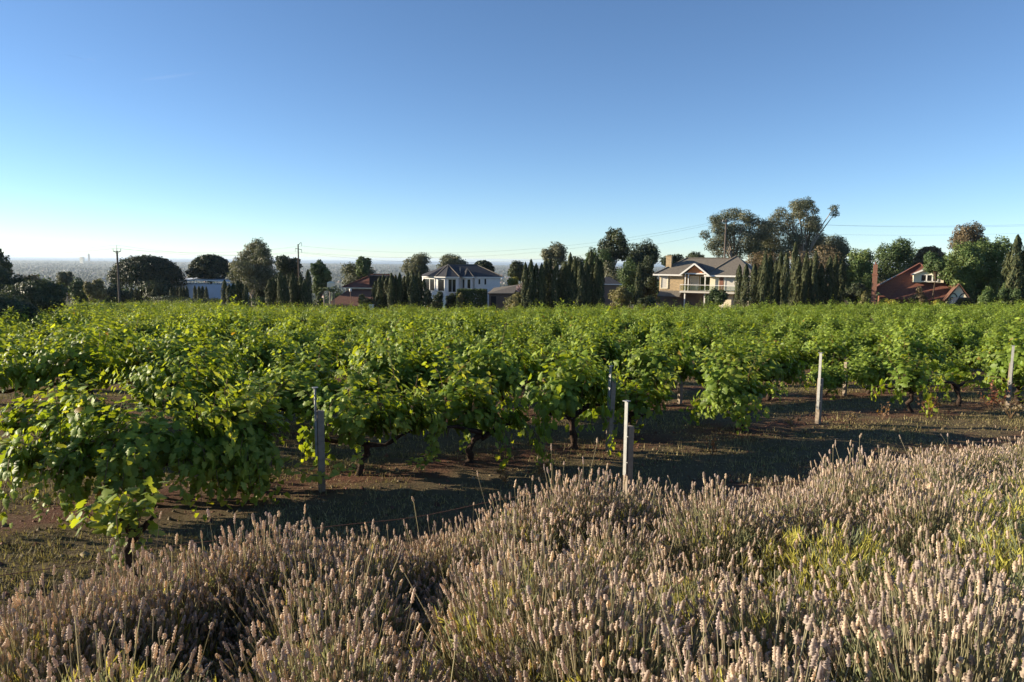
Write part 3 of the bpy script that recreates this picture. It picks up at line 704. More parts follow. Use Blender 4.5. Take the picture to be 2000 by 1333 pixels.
def tree(name, label, cat, x0, x1, yt, D, kind='broad', yb=None, n=5000, leaf=.34, nc=14, seed=1, group=None, px=None, bark='bark', depth=None, dome=False, trunk=True):
    """crown fills the pixel box x0..x1, yt..yb at distance D; px = explicit clumps (px,py,r px)"""
    r = np.random.default_rng(seed); pxm = D/FPX
    cx = (x0+x1)/2; base = at(cx, 600, D); bx, by = base.x, D; gzb = G(bx, by)
    ztop = at(cx, yt, D).z; yb = yb or (yt+(x1-x0)*.9); zbot = max(at(cx, yb, D).z, gzb+.3)
    W = (x1-x0)*pxm/2; H = max((ztop-zbot)/2, .4); dp = depth or W*.9
    t = thing(name, label, cat, (bx, by, gzb), 0, group)
    cl = []
    if px:
        for a, b, rr in px:
            c = at(a, b, D); q = rr*pxm*1.32
            cl.append(((c.x-bx, r.uniform(-.5, .5)*dp, c.z-gzb), (q, q, q*.8)))
    elif dome:
        nc = nc*2
        for i in range(nc):
            a = 2.39996*i; s = math.sqrt((i+.5)/nc)*.97; x = s*math.cos(a); y = s*math.sin(a)
            q = W*r.uniform(.15, .21); hz_ = math.sqrt(max(1-s**2.4, 0))
            cl.append(((x*(W-q), y*(dp-q), (zbot-gzb)+max(2*H*hz_-q*.6, q*.4)), (q*1.15, q*1.15, q*.7)))
        cl.append(((0, 0, (zbot-gzb)+H*.7), (W*.8, dp*.8, H*.85)))
    else:
        for i in range(nc):
            d = unit(r.normal(size=3)); s = r.uniform(.5, .82); q = r.uniform(.30, .48)
            cl.append(((d[0]*s*W*(1-q*.3), d[1]*s*dp, (zbot+ztop)/2-gzb+d[2]*s*H), (q*W, q*dp, q*min(H*1.1, W*1.2))))
        cl.append(((0, 0, (zbot+ztop)/2-gzb), (W*.6, dp*.6, H*.62)))
    c1, c2 = COLS[kind]
    obj('crown', crown_mesh('crown', cl, int(n*2.0), leaf*1.15, c1, c2, seed=seed, shell=.5 if kind != 'euc' else .3), t)
    if trunk:
        fork = max((zbot-gzb)*.9+H*.25, .4)
        limbs((0, 0, -.2), cl, max(.10, W*.05), fork, bark, t)
    return t
def shrub(label, x0, x1, yt, D, kind='hedge', seed=1, n=2200, leaf=.2, group=None, name='shrub', box=False):
    if box: return hedge(label, x0, x1, yt, D, kind, seed, n)
    return tree(name, label, 'shrub', x0, x1, yt, D, kind, yb=660, n=n, leaf=leaf, nc=9, seed=seed, group=group, depth=(x1-x0)*D/FPX*.42)
def hedge(label, x0, x1, yt, D, kind, seed, n, dp=3.):
    a = at(x0, 600, D); b = at(x1, 600, D); cx = (a.x+b.x)/2; z0 = G(cx, D); zt = at((x0+x1)/2, yt, D).z-z0; W = (b.x-a.x)/2
    t = thing('hedge', label, 'hedge', (cx, D, z0)); r = np.random.default_rng(seed)
    p = r.uniform(-1, 1, (n, 3)); ax = r.integers(0, 3, n); sg = np.where(r.random(n) < .5, -1., 1.)
    p[np.arange(n), ax] = sg*r.uniform(.82, 1.04, n); nrm = np.zeros((n, 3)); nrm[np.arange(n), ax] = sg
    pos = p*np.array([W, dp/2, zt/2])+np.array([0, 0, zt/2])
    nrm = unit(nrm+r.normal(0, .5, (n, 3))); v, f = quads(pos, nrm, r.normal(size=(n, 3)), .27*r.uniform(.6, 1.3, n), .7)
    c1, c2 = COLS[kind]; a_ = r.random((n, 1)); c = np.array(c1)*(1-a_)+np.array(c2)*a_
    obj('foliage', mesh('foliage', v, f, M['tree_leaf'], np.repeat(c, 4, 0)), t)
    mb = MB()
    for i in range(5): mb.tube([(-W*.8+i*W*.4, 0, -.1), (-W*.8+i*W*.4, 0, zt*.7)], [.06, .03], 5)
    mb.build('stems', 'bark', t)
    return t
# cypresses: unit-height columns
def cypress_variant(seed, n=2600):
    r = np.random.default_rng(seed)
    h = r.random(n)**.85; prof = np.interp(h, [0, .08, .3, .6, .85, .95, 1], [.55, .85, 1, .92, .62, .34, .06])
    a = r.uniform(0, 6.28, n); lob = 1+.20*np.sin(3*a+seed+9*h)+.14*np.sin(5*a-14*h+seed)
    rad = prof*lob*(.55+.45*r.random(n)**.4)
    pos = np.c_[rad*np.cos(a), rad*np.sin(a), h*.985+.005]
    nrm = unit(np.c_[np.cos(a), np.sin(a), .15+0*a]+r.normal(0, .35, (n, 3))); tip = np.c_[.2*np.cos(a), .2*np.sin(a), 1+0*a]+r.normal(0, .25, (n, 3))
    return pos, nrm, tip, r
CYP = []
for k in range(6):
    pos, nrm, tip, r = cypress_variant(700+k)
    sc = np.array([.72, .72, 7.5]); v, f = quads(pos*sc, nrm, tip, .30*r.uniform(.6, 1.4, len(pos)), .42)
    a_ = r.random((len(pos), 1))*.8+.2*np.sin(pos[:, 2:3]*30+pos[:, 0:1]*9)
    c = (np.array((.032, .048, .022))*(1-a_)+np.array((.105, .108, .042))*a_).clip(.008, 1)
    cm_ = mesh('crown', v, f, M['needle'], np.repeat(c, 4, 0))
    tv, tf = tube([(0, 0, -.3), (0, 0, 2.5), (0, 0, 6.6)], [.11, .09, .02], 6); CYP.append((cm_, mesh('trunk', tv, tf, M['bark'])))
def cypress_group(items, D, where, group, wpx=None, jit=2.5):
    for i, (px, ty) in enumerate(items):
        d = D+rng.uniform(-jit, jit); b = at(px, 600, d); z0 = G(b.x, d); h = at(px, ty, d).z-z0
        t = thing('cypress', 'slender dark cypress, %s from the left in %s' % (nth(i), where), 'cypress', (b.x, d, z0-.05), rng.uniform(0, 6.28), group)
        ww = (wpx or 14)*d/FPX/1.44*rng.uniform(.9, 1.2); t.scale = (ww, ww, (h+.05)/7.5)
        cm_, tm_ = CYP[int(rng.integers(6))]
        obj('crown', cm_, t); obj('trunk', tm_, t)
cypress_group([(258+9*i, 562+(i*7) % 5) for i in range(8)], 150, 'the low row left of the white shed', 'cypresses by the white shed', 11)
cypress_group([(336, 562), (342, 560), (348, 561), (354, 559), (360, 560), (366, 559)], 146, 'the clipped row before the white shed', 'cypresses before the white shed', 9, 1)
cypress_group([(382, 558), (390, 559), (397, 559), (404, 560)], 142, 'the foursome in front of the white shed', 'cypresses in front of the shed wall', 9, 1)
cypress_group([(440, 547), (449, 556), (457, 552), (465, 547), (473, 551), (481, 557)], 93, 'the dark clump standing out into the vines', 'cypress clump in the vines', 15, 1.5)
cypress_group([(492, 564), (499, 562), (506, 563), (513, 565), (520, 566)], 122, 'the low row behind the dark clump', 'low cypresses behind the clump', 11, 1)
cypress_group([(528, 545), (535, 541), (542, 536), (549, 531), (557, 538), (565, 536), (573, 533), (580, 540), (588, 537), (596, 545), (603, 526)], 98, 'the clump left of the red-roofed house', 'cypresses left of the red roof', 15)
cypress_group([(734, 548), (742, 541), (749, 536), (757, 540), (765, 533), (773, 537), (781, 533), (790, 540), (797, 530), (805, 528), (813, 537), (820, 529), (828, 545)], 98, 'the clump left of the white house', 'cypresses left of the white house', 15)
cypress_group([(1025, 512), (1036, 507), (1046, 515), (1057, 514), (1064, 507), (1072, 507), (1085, 511), (1095, 522), (1102, 512), (1112, 494), (1121, 502), (1132, 512), (1144, 510), (1152, 487), (1164, 501), (1171, 508)], 100, 'the row right of the white house', 'cypresses right of the white house', 17)
cypress_group([(1441, 517), (1454, 516), (1470, 516), (1481, 520), (1490, 492), (1500, 497), (1511, 510), (1520, 492), (1531, 494), (1547, 472), (1555, 500), (1563, 523), (1570, 492), (1579, 505), (1588, 490), (1600, 515), (1616, 500), (1627, 497), (1639, 499)], 103, 'the long row right of the stone house', 'cypresses right of the stone house', 16, 4)
cypress_group([(1962, 492), (1976, 458), (1997, 470), (2012, 440)], 94, 'the group at the right frame edge', 'cypresses at the right edge', 24)
cypress_group([(1246, 512)], 105, 'the shrubbery left of the stone house', 'cypress left of the stone house', 14)

TL = [ # label, x0,x1,ytop,D,kind,yb,n,leaf,nc,dome,bark
 ('grey-green gum tree cut by the left frame edge', -45, 30, 487, 92, 'dark', 560, 4000, .28, 10, 0, 'palebark'),
 ('dark dense tree behind the left shrubbery', -60, 66, 521, 80, 'dark', 640, 9000, .26, 22, 0, 'bark'),
 ('broad dark bushy tree at left where the vines end', 8, 136, 553, 69, 'dark', 650, 16000, .20, 40, 0, 'bark'),
 ('dark bushy tree low at the left frame edge', -90, 66, 566, 40, 'dark', 680, 16000, .14, 40, 0, 'bark'),
 ('small rusty tree beside the left shrubbery', 40, 100, 536, 128, 'brown', 590, 2500, .3, 9, 0, 'bark'),
 ('small grey-green tree with flat top left of the power pole', 114, 152, 530, 140, 'euc', 575, 2500, .3, 9, 0, 'palebark'),
 ('bushy tree under the flat-topped small tree at left', 130, 180, 547, 132, 'broad', 600, 2500, .3, 9, 0, 'bark'),
 ('round sunlit tree just left of the power pole', 164, 206, 543, 122, 'olive', 600, 3000, .28, 10, 0, 'bark'),
 ('dark low tree at the foot of the power pole', 200, 262, 555, 140, 'dark', 610, 3000, .3, 10, 0, 'bark'),
 ('huge dark umbrella pine right of the power pole', 212, 366, 500, 158, 'pine', 560, 15000, .36, 40, 1, 'bark'),
 ('smaller dark umbrella pine behind the white shed', 366, 462, 498, 165, 'pine', 548, 9000, .36, 26, 1, 'bark'),
 ('dark shrubby tree under the umbrella pine', 270, 350, 545, 152, 'dark', 600, 4000, .3, 12, 0, 'bark'),
 ('dark two-lobed tree behind the second power pole', 535, 598, 492, 134, 'dark', 560, 5000, .3, 12, 0, 'bark'),
 ('green tree between the red roof and the cypress clump', 604, 652, 509, 126, 'broad', 585, 4000, .28, 10, 0, 'bark'),
 ('rounded tree peaking above the red-roofed house', 690, 732, 496, 142, 'broad', 545, 3500, .3, 9, 0, 'bark'),
 ('wide grey tree behind the red-roofed house', 662, 746, 512, 146, 'euc', 570, 4500, .3, 14, 0, 'bark'),
 ('grey gum tree behind left of the white house', 780, 846, 493, 152, 'euc', 545, 4500, .3, 13, 0, 'palebark'),
 ('thin gum tree right above the white house roof', 852, 918, 497, 165, 'euc', 535, 3500, .3, 12, 0, 'palebark'),
 ('small domed tree behind the white house ridge', 918, 968, 509, 158, 'dark', 535, 3500, .3, 14, 1, 'bark'),
 ('low domed tree right behind the white house', 983, 1030, 512, 152, 'dark', 550, 3500, .3, 10, 0, 'bark'),
 ('gum tree with airy crown above the cypress row', 1052, 1112, 474, 152, 'euc', 525, 4200, .3, 13, 0, 'palebark'),
 ('dark tree low behind the cypress row', 1096, 1150, 500, 148, 'dark', 550, 3000, .3, 10, 0, 'bark'),
 ('tall dark gum tree left of the stone house', 1166, 1228, 450, 140, 'dark', 520, 5500, .3, 14, 0, 'palebark'),
 ('grey bushy tree below the tall dark gum', 1134, 1200, 482, 138, 'broad', 560, 4500, .3, 12, 0, 'bark'),
 ('rounded dark tree behind the stone house chimney', 1212, 1292, 469, 144, 'dark', 545, 6000, .3, 14, 0, 'bark'),
 ('leafy green tree left of the stone house', 1196, 1262, 505, 127, 'broad', 600, 5000, .26, 14, 0, 'bark'),
 ('dark shadowed tree against the stone house', 1240, 1288, 497, 126, 'dark', 610, 5000, .26, 12, 0, 'bark'),
 ('low distant trees above the stone house left roof', 1284, 1330, 490, 176, 'dark', 530, 3000, .32, 9, 0, 'bark'),
 ('low distant trees above the stone house ridge', 1322, 1384, 493, 178, 'dark', 530, 3000, .32, 10, 0, 'bark'),
 ('dark tree filling the gap between the two tall gums', 1452, 1530, 446, 156, 'dark', 520, 6000, .28, 16, 0, 'bark'),
 ('olive tree under the tallest gum right side', 1580, 1660, 462, 152, 'euc', 530, 6000, .28, 16, 0, 'bark'),
 ('olive tree between the cypress row and the brick chimney', 1634, 1714, 490, 140, 'broad', 590, 7000, .28, 18, 0, 'bark'),
 ('leafy tree behind the red house dormer', 1752, 1842, 488, 150, 'green', 580, 7000, .28, 18, 0, 'bark'),
 ('olive tree low behind the brown shed', 1160, 1230, 505, 136, 'euc', 590, 6000, .28, 16, 0, 'bark'),
 ('dry brownish tree behind the long cypress row', 1440, 1530, 488, 130, 'brown', 560, 4000, .26, 14, 0, 'bark'),
 ('dry thin tree behind the cypress row right half', 1530, 1650, 482, 132, 'brown', 560, 5000, .26, 16, 0, 'bark'),
 ('bright green tree right of the cypress row', 1644, 1704, 475, 128, 'green', 590, 5500, .28, 14, 0, 'bark'),
 ('green tree behind the red brick chimney', 1698, 1782, 471, 134, 'broad', 570, 7000, .28, 18, 0, 'bark'),
 ('domed brownish tree behind the red roof ridge', 1772, 1846, 481, 142, 'brown', 550, 5000, .28, 18, 1, 'bark'),
 ('brown-topped gum behind the big green tree', 1846, 1922, 436, 128, 'brown', 520, 5500, .26, 14, 0, 'palebark'),
 ('big leafy green tree beside the red-roofed dormer', 1824, 1912, 458, 100, 'green', 604, 9000, .24, 24, 0, 'bark'),
 ('large green tree right of the dormer tree', 1884, 1972, 447, 102, 'green', 604, 9000, .24, 24, 0, 'bark'),
 ('low leafy tree overhanging the cream dormer', 1796, 1850, 492, 97, 'broad', 540, 2800, .24, 10, 0, 'bark'),
 ('dark tree at the right frame edge', 1975, 2060, 440, 118, 'dark', 590, 5000, .28, 14, 0, 'bark'),
]
for i, (lb, x0, x1, yt, D, kd, yb, n, lf, nc, dm, bk) in enumerate(TL):
    nm = {'pine': 'umbrella_pine'}.get(kd, 'gum_tree' if 'gum' in lb else 'tree')
    tree(nm, lb, 'tree', x0, x1, yt, D, kd, yb, n, lf, nc, 800+i, 'trees around the vineyard', dome=bool(dm), bark=bk)
# gums with hand-placed clumps
tree('gum_tree', 'large pale gum tree between the umbrella pine and second pole', 'tree', 443, 542, 468, 120, 'euc', 590, 11000, .24, group='trees around the vineyard', seed=901, bark='palebark',
     px=[(500, 480, 13), (488, 488, 14), (515, 492, 13), (478, 503, 15), (505, 505, 16), (525, 510, 12), (462, 520, 15), (485, 525, 18), (512, 528, 17), (532, 535, 13), (455, 540, 13), (475, 548, 18), (502, 550, 18), (525, 553, 15)])
tree('gum_tree', 'tall gum tree behind the stone house, left of the pair', 'tree', 1372, 1485, 412, 142, 'euc', 510, 15000, .22, group='trees around the vineyard', seed=902, bark='palebark',
     px=[(1392, 430, 10), (1408, 434, 11), (1420, 423, 12), (1436, 418, 13), (1450, 424, 12), (1462, 430, 9), (1396, 448, 12), (1415, 452, 15), (1438, 447, 16), (1460, 450, 14), (1380, 459, 9), (1400, 470, 14), (1425, 472, 16), (1450, 472, 17), (1474, 465, 14), (1385, 480, 11), (1412, 490, 15), (1440, 492, 16), (1468, 488, 16), (1478, 432, 12), (1490, 442, 13), (1486, 456, 14)])
tree('gum_tree', 'tallest gum tree with bare limbs behind the cypress row', 'tree', 1480, 1652, 393, 146, 'euc', 510, 20000, .22, group='trees around the vineyard', seed=903, bark='palebark',
     px=[(1548, 404, 12), (1562, 401, 12), (1578, 397, 11), (1592, 399, 11), (1605, 410, 8), (1620, 408, 7), (1613, 420, 7), (1604, 430, 9), (1524, 416, 11), (1535, 426, 10), (1510, 430, 12), (1552, 420, 13), (1575, 415, 12), (1590, 428, 9), (1500, 445, 14), (1522, 448, 15), (1548, 443, 15), (1570, 440, 15), (1590, 447, 13), (1606, 444, 10), (1490, 465, 15), (1515, 470, 16), (1542, 468, 17), (1568, 466, 17), (1594, 468, 15), (1615, 462, 10), (1628, 472, 11), (1610, 482, 14), (1640, 480, 9), (1580, 488, 17), (1550, 492, 17), (1520, 492, 16), (1632, 492, 11)])
SH = [('dark clipped hedge before the white house', 892, 949, 566, 108, 'hedge', 1), ]
hedge('square clipped dark hedge before the white house', 894, 950, 566, 108, 'hedge', 11, 9000)
shrub('yellow-green shrub leaning on the clipped hedge', 888, 908, 570, 106, 'olive', 12)
shrub('yellow-green rounded bush before the cypress row', 974, 1028, 571, 100, 'olive', 13, 3600)
shrub('bright yellow shrub right behind the white house', 983, 1014, 528, 126, 'yellow', 14)
shrub('pinkish flowering jacaranda bush beside the cypress row', 1003, 1036, 540, 114, 'jac', 15, 2600)
shrub('round clipped shrub under the stone house balcony', 1380, 1418, 562, 108, 'hedge', 16, 3600)
shrub('small dark shrub left of the round balcony shrub', 1374, 1392, 573, 109, 'hedge', 17)
shrub('yellow-green shrub low at the tree left of stone house', 1186, 1242, 562, 106, 'olive', 18, 3400)
shrub('clipped yellow-green mound before the red roof', 1722, 1752, 580, 95, 'yellow', 19)
shrub('low yellow-green mound under the red house gable', 1822, 1850, 585, 95, 'yellow', 20)
shrub('dark shrub before the white house lit windows', 836, 872, 566, 108, 'dark', 21)
shrub('dark shrub left of the clipped hedge', 866, 896, 570, 109, 'dark', 22)
shrub('olive bush before the red-roofed house', 698, 732, 574, 100, 'olive', 23)
shrub('dark bush under the small palms', 606, 640, 578, 103, 'dark', 24)
shrub('reddish bare shrub before the red house wall', 1778, 1812, 560, 97, 'brown', 25, 900)
shrub('spiky grey shrub beside the red brick chimney', 1676, 1702, 566, 96, 'olive', 26, 900)
shrub('dark hedge mass right of the cypress row', 1648, 1700, 553, 112, 'dark', 27, 3600)
shrub('dark shrubs under the leafy tree left of stone house', 1240, 1280, 575, 104, 'dark', 28)
shrub('leafy shrub under the big green tree', 1905, 1950, 560, 94, 'green', 29)
shrub('leafy olive shrub by the right-edge cypresses', 1944, 1992, 550, 93, 'broad', 30)
shrub('dark shrub between cypress clump and white house', 828, 846, 556, 106, 'dark', 31)
shrub('dark hedge before the white shed at left', 262, 430, 580, 135, 'dark', 32, 5000, .26)
shrub('green climbers behind the dark vineyard clump', 484, 530, 578, 110, 'hedge', 33)

# ------------------------------------------------------------------ houses
def hip(mb, x0, x1, y0, y1, z, zr, r0, r1, ym=None, th=.18):
    ym = (y0+y1)/2 if ym is None else ym
    v = [(x0,y0,z),(x1,y0,z),(x1,y1,z),(x0,y1,z),(r0,ym,zr),(r1,ym,zr)]
    f = [(0,1,5,4),(1,2,5),(2,3,4,5),(3,0,4),(3,2,1,0)]
    mb.add(v, f); return mb
def fan(mb, poly, z, apex):
    n = len(poly); mb.add([(a, b, z) for a, b in poly]+[apex], [(i, i+1, n) for i in range(n-1)]+[(n-1, 0, n)])
def wall_window(house, a, b, s0, s1, z0, z1, frame='white', pane='glass', mull=1, bar=.09, name='window'):
    """window on the wall from a to b (2-D, outward normal to the right of a->b ... camera side), s along it in metres"""
    a = Vector((a[0], a[1])); b = Vector((b[0], b[1])); d = (b-a).normalized(); n = Vector((d.y, -d.x))
    def P(s, o, z): q = a+d*s+n*o; return (q.x, q.y, z)
    def slab(mb, s0, s1, o0, o1, z0, z1):
        mb.add([P(s0,o1,z0),P(s1,o1,z0),P(s1,o0,z0),P(s0,o0,z0),P(s0,o1,z1),P(s1,o1,z1),P(s1,o0,z1),P(s0,o0,z1)],
               [(0,3,2,1),(4,5,6,7),(0,1,5,4),(1,2,6,5),(2,3,7,6),(3,0,4,7)])
    w_ = MB(); slab(w_, s0, s1, -.02, .03, z0, z1); wo = w_.build(name, pane, house)
    fr = MB()
    slab(fr, s0-bar, s0, -.02, .10, z0-bar, z1+bar); slab(fr, s1, s1+bar, -.02, .10, z0-bar, z1+bar)
    slab(fr, s0, s1, -.02, .099, z1, z1+bar); slab(fr, s0, s1, -.02, .13, z0-bar, z0)
    for i in range(mull):
        c = s0+(s1-s0)*(i+1)/(mull+1); slab(fr, c-bar*.35, c+bar*.35, .031, .07, z0, z1)
    fr.build('frame', frame, wo)
    return wo
def caps(mb, pts, r=.10):
    for a, b in pts: mb.bar(a, b, r*2, r*1.4)

# white two-storey house
D = 118; b0 = at(830, 600, D); z0 = G(b0.x+6, D+3)-.1
H = thing('white_house', 'white two-storey house with dark hipped roof and large corner windows', 'house', (b0.x, D-1, z0), R(10))
ze = at(900, 541, D).z-z0; zr = at(900, 517.5, D+4).z-z0
tower = [(0, 3.3), (2.1, 1.2), (3.6, 0), (5.5, 0), (6.0, 1.6), (6.0, 6), (0, 6)]
main = [(6.0, 1.6), (8.5, 1.6), (8.5, 1.2), (12.7, 1.2), (12.7, 8.4), (0.8, 8.4), (0.8, 6.0), (6.0, 6.0)]
MB().prism(tower[::-1] if False else tower, -.5, ze).build('corner_wing', 'render_wall', H)
MB().prism(main, -.5, ze-.002).build('main_wall', 'render_wall', H)
bay = [(6.35, 1.7), (6.9, .75), (7.9, .75), (8.35, 1.7)]
MB().prism(bay, -.4, ze-.05).build('bay', 'render_wall', H)
mb = MB(); hip(mb, .3, 13.2, 1.0, 8.9, ze, zr, 4.4, 9.2, 4.9); rf = mb.build('roof', 'slate', H)
mb = MB(); fan(mb, [(-.45, 3.5), (1.85, .85), (3.45, -.45), (5.75, -.45), (6.3, 3.4), (6.0, 6.4), (-.45, 6.4)], ze+.004, (4.3, 4.7, zr+.03)); mb.build('roof_wing', 'slate', H)
mb = MB(); fan(mb, [(6.0, 1.9), (6.65, .35), (8.15, .35), (8.7, 1.9), (8.2, 3.3), (6.4, 3.3)], ze-.03, (7.35, 2.6, ze+1.35)); mb.build('bay_roof', 'slate', H)
mb = MB(); caps(mb, [((1.85, .85, ze+.05), (4.3, 4.7, zr+.06)), ((3.45, -.45, ze+.05), (4.3, 4.7, zr+.06)), ((5.75, -.45, ze+.05), (4.3, 4.7, zr+.06)), ((4.4, 4.9, zr+.05), (9.2, 4.9, zr+.05)), ((13.2, 1.0, ze+.05), (9.2, 4.9, zr+.05)), ((6.65, .35, ze+.02), (7.35, 2.6, ze+1.4)), ((8.15, .35, ze+.02), (7.35, 2.6, ze+1.4))], .08)
mb.build('ridge_capping', 'greytile', rf)
mb = MB()
for a, b in [((-.45, 3.5), (1.85, .85)), ((1.85, .85), (3.45, -.45)), ((3.45, -.45), (5.75, -.45)), ((6.0, 1.9), (6.65, .35)), ((6.65, .35), (8.15, .35)), ((8.15, .35), (8.7, 1.9)), ((8.7, 1.0), (13.2, 1.0)), ((13.2, 1.0), (13.2, 8.9))]:
    mb.bar((a[0], a[1], ze-.1), (b[0], b[1], ze-.1), .14, .16)
mb.build('gutter', 'white', rf)
wall_window(H, (0, 3.3), (2.1, 1.2), .45, 2.55, ze-2.35, ze-.45, mull=1, bar=.14)
wall_window(H, (2.1, 1.2), (3.6, 0), .35, 1.55, ze-2.35, ze-.5, mull=0, bar=.14)
wall_window(H, (3.6, 0), (5.5, 0), .35, 1.55, ze-2.5, ze-.45, mull=1, bar=.10)
wall_window(H, (6.35, 1.7), (6.9, .75), .25, .85, ze-1.9, ze-.45, mull=0, bar=.10)
wall_window(H, (6.9, .75), (7.9, .75), .25, .75, ze-1.9, ze-.45, mull=0, bar=.10)
wall_window(H, (8.5, 1.2), (12.7, 1.2), .55, .85, ze-1.25, ze-.4, mull=0, bar=.06)
wall_window(H, (8.5, 1.2), (12.7, 1.2), 1.55, 1.85, ze-1.3, ze-.35, mull=0, bar=.06)
wall_window(H, (0, 3.3), (2.1, 1.2), .45, 2.4, .9, 2.3, mull=1, bar=.1)
dp = MB(); dp.tube([(8.45, 1.1, -.3), (8.45, 1.1, ze-.1)], .05, 6); dp.build('downpipe', 'white', H)
vt = MB(); vt.tube([(6.1, 2.2, ze+.5), (6.1, 2.2, ze+1.5)], .04, 6); vt.build('vent_pipe', 'steel', rf)
# annex with grey flat roof right of it
a0 = at(955, 600, 112); za = G(a0.x, 112)-.1
S = thing('garden_shed', 'low dark shed with pale lean-to roof right of the white house', 'shed', (a0.x, 112, za))
zt = at(970, 574, 112).z-za
MB().box(0, 3.6, 0, 4, -.3, zt-.1).build('wall', 'brownish_wall', S)
mb = MB(); mb.add([(-.2,-.3,zt-.08),(3.9,-.3,zt-.02),(4.6,4.3,zt+1.15),(.6,4.3,zt+.6),(-.2,-.3,zt+.06),(3.9,-.3,zt+.12),(4.6,4.3,zt+1.29),(.6,4.3,zt+.74)],[(0,3,2,1),(4,5,6,7),(0,1,5,4),(1,2,6,5),(2,3,7,6),(3,0,4,7)]); mb.build('roof', 'greytile', S)
MB().box(.3, 1.1, -.05, 0.02, .1, zt-.4).build('door', 'dark', S)
# brown shed right of the cypress row
a0 = at(1172, 600, 116); za = G(a0.x, 116)-.1; zt = at(1190, 555, 116).z-za
S = thing('brown_shed', 'plain brown outbuilding wall right of the cypress row', 'shed', (a0.x, 116, za))
MB().box(0, 3.0, 0, 5, -.3, zt).build('wall', 'brownish_wall', S)
mb = MB(); hip(mb, -.4, 3.4, -.4, 5.4, zt+.003, zt+1.1, 1.2, 1.8); mb.build('roof', 'slate', S)
MB().bar((-.4, -.42, zt-.06), (3.4, -.42, zt-.06), .08, .14).build('gutter', 'white', S)

# stone house with balcony
D = 119; b0 = at(1286, 600, D); TH = R(-26)
zg = G(b0.x+5, D-2)-.15
H = thing('stone_house', 'stone house with grey tiled roof, orange gable and balcony', 'house', (b0.x, D, zg), TH)
def LZ(px, py, d): return at(px, py, d).z-zg
ze = LZ(1300, 536, D); zr = LZ(1380, 505, D+3); zd = LZ(1340, 568, D-2)
MB().box(0, 4.0, 0, 9, zd-.2, ze).build('stone_wall', 'stone', H)
MB().box(-.002, 9.5, 1.0, 8.9, -.5, zd-.2).build('lower_wall', 'brownish_wall', H)
MB().box(4.0, 8.4, 1.3, 8.9, zd-.2, ze-.002).build('recess_wall', 'stone', H)
MB().box(8.4, 14.5, -.9, 8.95, -.5, ze).build('right_wing_wall', 'cream', H)
mb = MB(); hip(mb, -.8, 14.6, -.7, 9.5, ze, zr, 3.6, 11.5, 3.9); rf = mb.build('roof', 'greytile', H)
mb = MB(); hip(mb, 7.7, 15.6, -1.7, 8, ze+.004, zr+.35, 11.6, 11.8, 3.4); mb.build('right_wing_roof', 'greytile', H)
mb = MB(); caps(mb, [((-.8, -.7, ze+.05), (3.6, 3.9, zr+.05)), ((3.6, 3.9, zr+.05), (11.5, 3.9, zr+.05)), ((7.7, -1.7, ze+.05), (11.6, 3.4, zr+.4)), ((-.8, 9.5, ze+.05), (3.6, 3.9, zr+.05))], .11); mb.build('ridge_capping', 'greytile', rf)
mb = MB(); mb.bar((-.85, -.75, ze-.1), (4, -.75, ze-.1), .12, .24); mb.bar((-.85, -.75, ze-.1), (-.85, 9.5, ze-.1), .12, .24); mb.bar((7.7, -1.75, ze-.1), (15.6, -1.75, ze-.1), .12, .24); mb.bar((7.65, -1.75, ze-.1), (7.65, 1, ze-.1), .12, .24); mb.build('fascia', 'white', rf)
# gabled porch
gx0, gx1, gy = 4.1, 8.1, -1.9; gm = (gx0+gx1)/2; gz_ = ze+1.75
P_ = thing  # noqa
mb = MB(); o_ = .35
mb.add([(gx0-o_, gy-.15, ze-.12), (gm, gy-.15, gz_), (gm, 4.0, gz_), (gx0-o_, 2.5, ze-.12), (gx0-o_, gy-.15, ze-.0), (gm, gy-.15, gz_+.12), (gm, 4.0, gz_+.12), (gx0-o_, 2.5, ze)], [(0,3,2,1),(4,5,6,7),(0,1,5,4),(1,2,6,5),(2,3,7,6),(3,0,4,7)])
mb.add([(gm, gy-.15, gz_), (gx1+o_, gy-.15, ze-.12), (gx1+o_, 2.5, ze-.12), (gm, 4.0, gz_), (gm, gy-.15, gz_+.12), (gx1+o_, gy-.15, ze), (gx1+o_, 2.5, ze), (gm, 4.0, gz_+.12)], [(0,3,2,1),(4,5,6,7),(0,1,5,4),(1,2,6,5),(2,3,7,6),(3,0,4,7)])
pr = mb.build('porch_roof', 'slate', H)
mb = MB(); mb.bar((gx0-o_-.05, gy-.22, ze-.12), (gm, gy-.22, gz_+.02), .1, .24); mb.bar((gm, gy-.225, gz_+.02), (gx1+o_+.05, gy-.225, ze-.12), .1, .24); mb.build('bargeboard', 'white', pr)
mb = MB(); mb.add([(gx0+.75, gy+.35, ze+.32), (gx1-.75, gy+.35, ze+.32), (gm, gy+.35, gz_-.12)], [(0, 1, 2)]); mb.add([(gx0+.75, gy+.45, ze+.32), (gx1-.75, gy+.45, ze+.32), (gm, gy+.45, gz_-.12)], [(2, 1, 0)]); mb.build('orange_gable', 'orange', pr)
MB().box(gx0+.2, gx1-.2, gy+.28, gy+.46, ze+.12, ze+.315).build('porch_beam', 'white', pr)
for xx in (gx0+.5, gx0+1.0, gx1-.35): MB().box(xx-.07, xx+.07, gy+.3, gy+.44, zd+.05, ze+.1).build('porch_post', 'white', H)
for xx in (gx0+.5, gx1-.35, 10.6): MB().box(xx-.09, xx+.09, gy+.35, gy+.53, -.4, zd-.26).build('deck_post', 'white', H)
mb = MB(); mb.box(3.9, 14.6, gy-.3, -.905, zd-.25, zd); mb.box(4.05, 8.38, -.904, 1.29, zd-.25, zd-.002); mb.build('balcony_deck', 'blind', H)
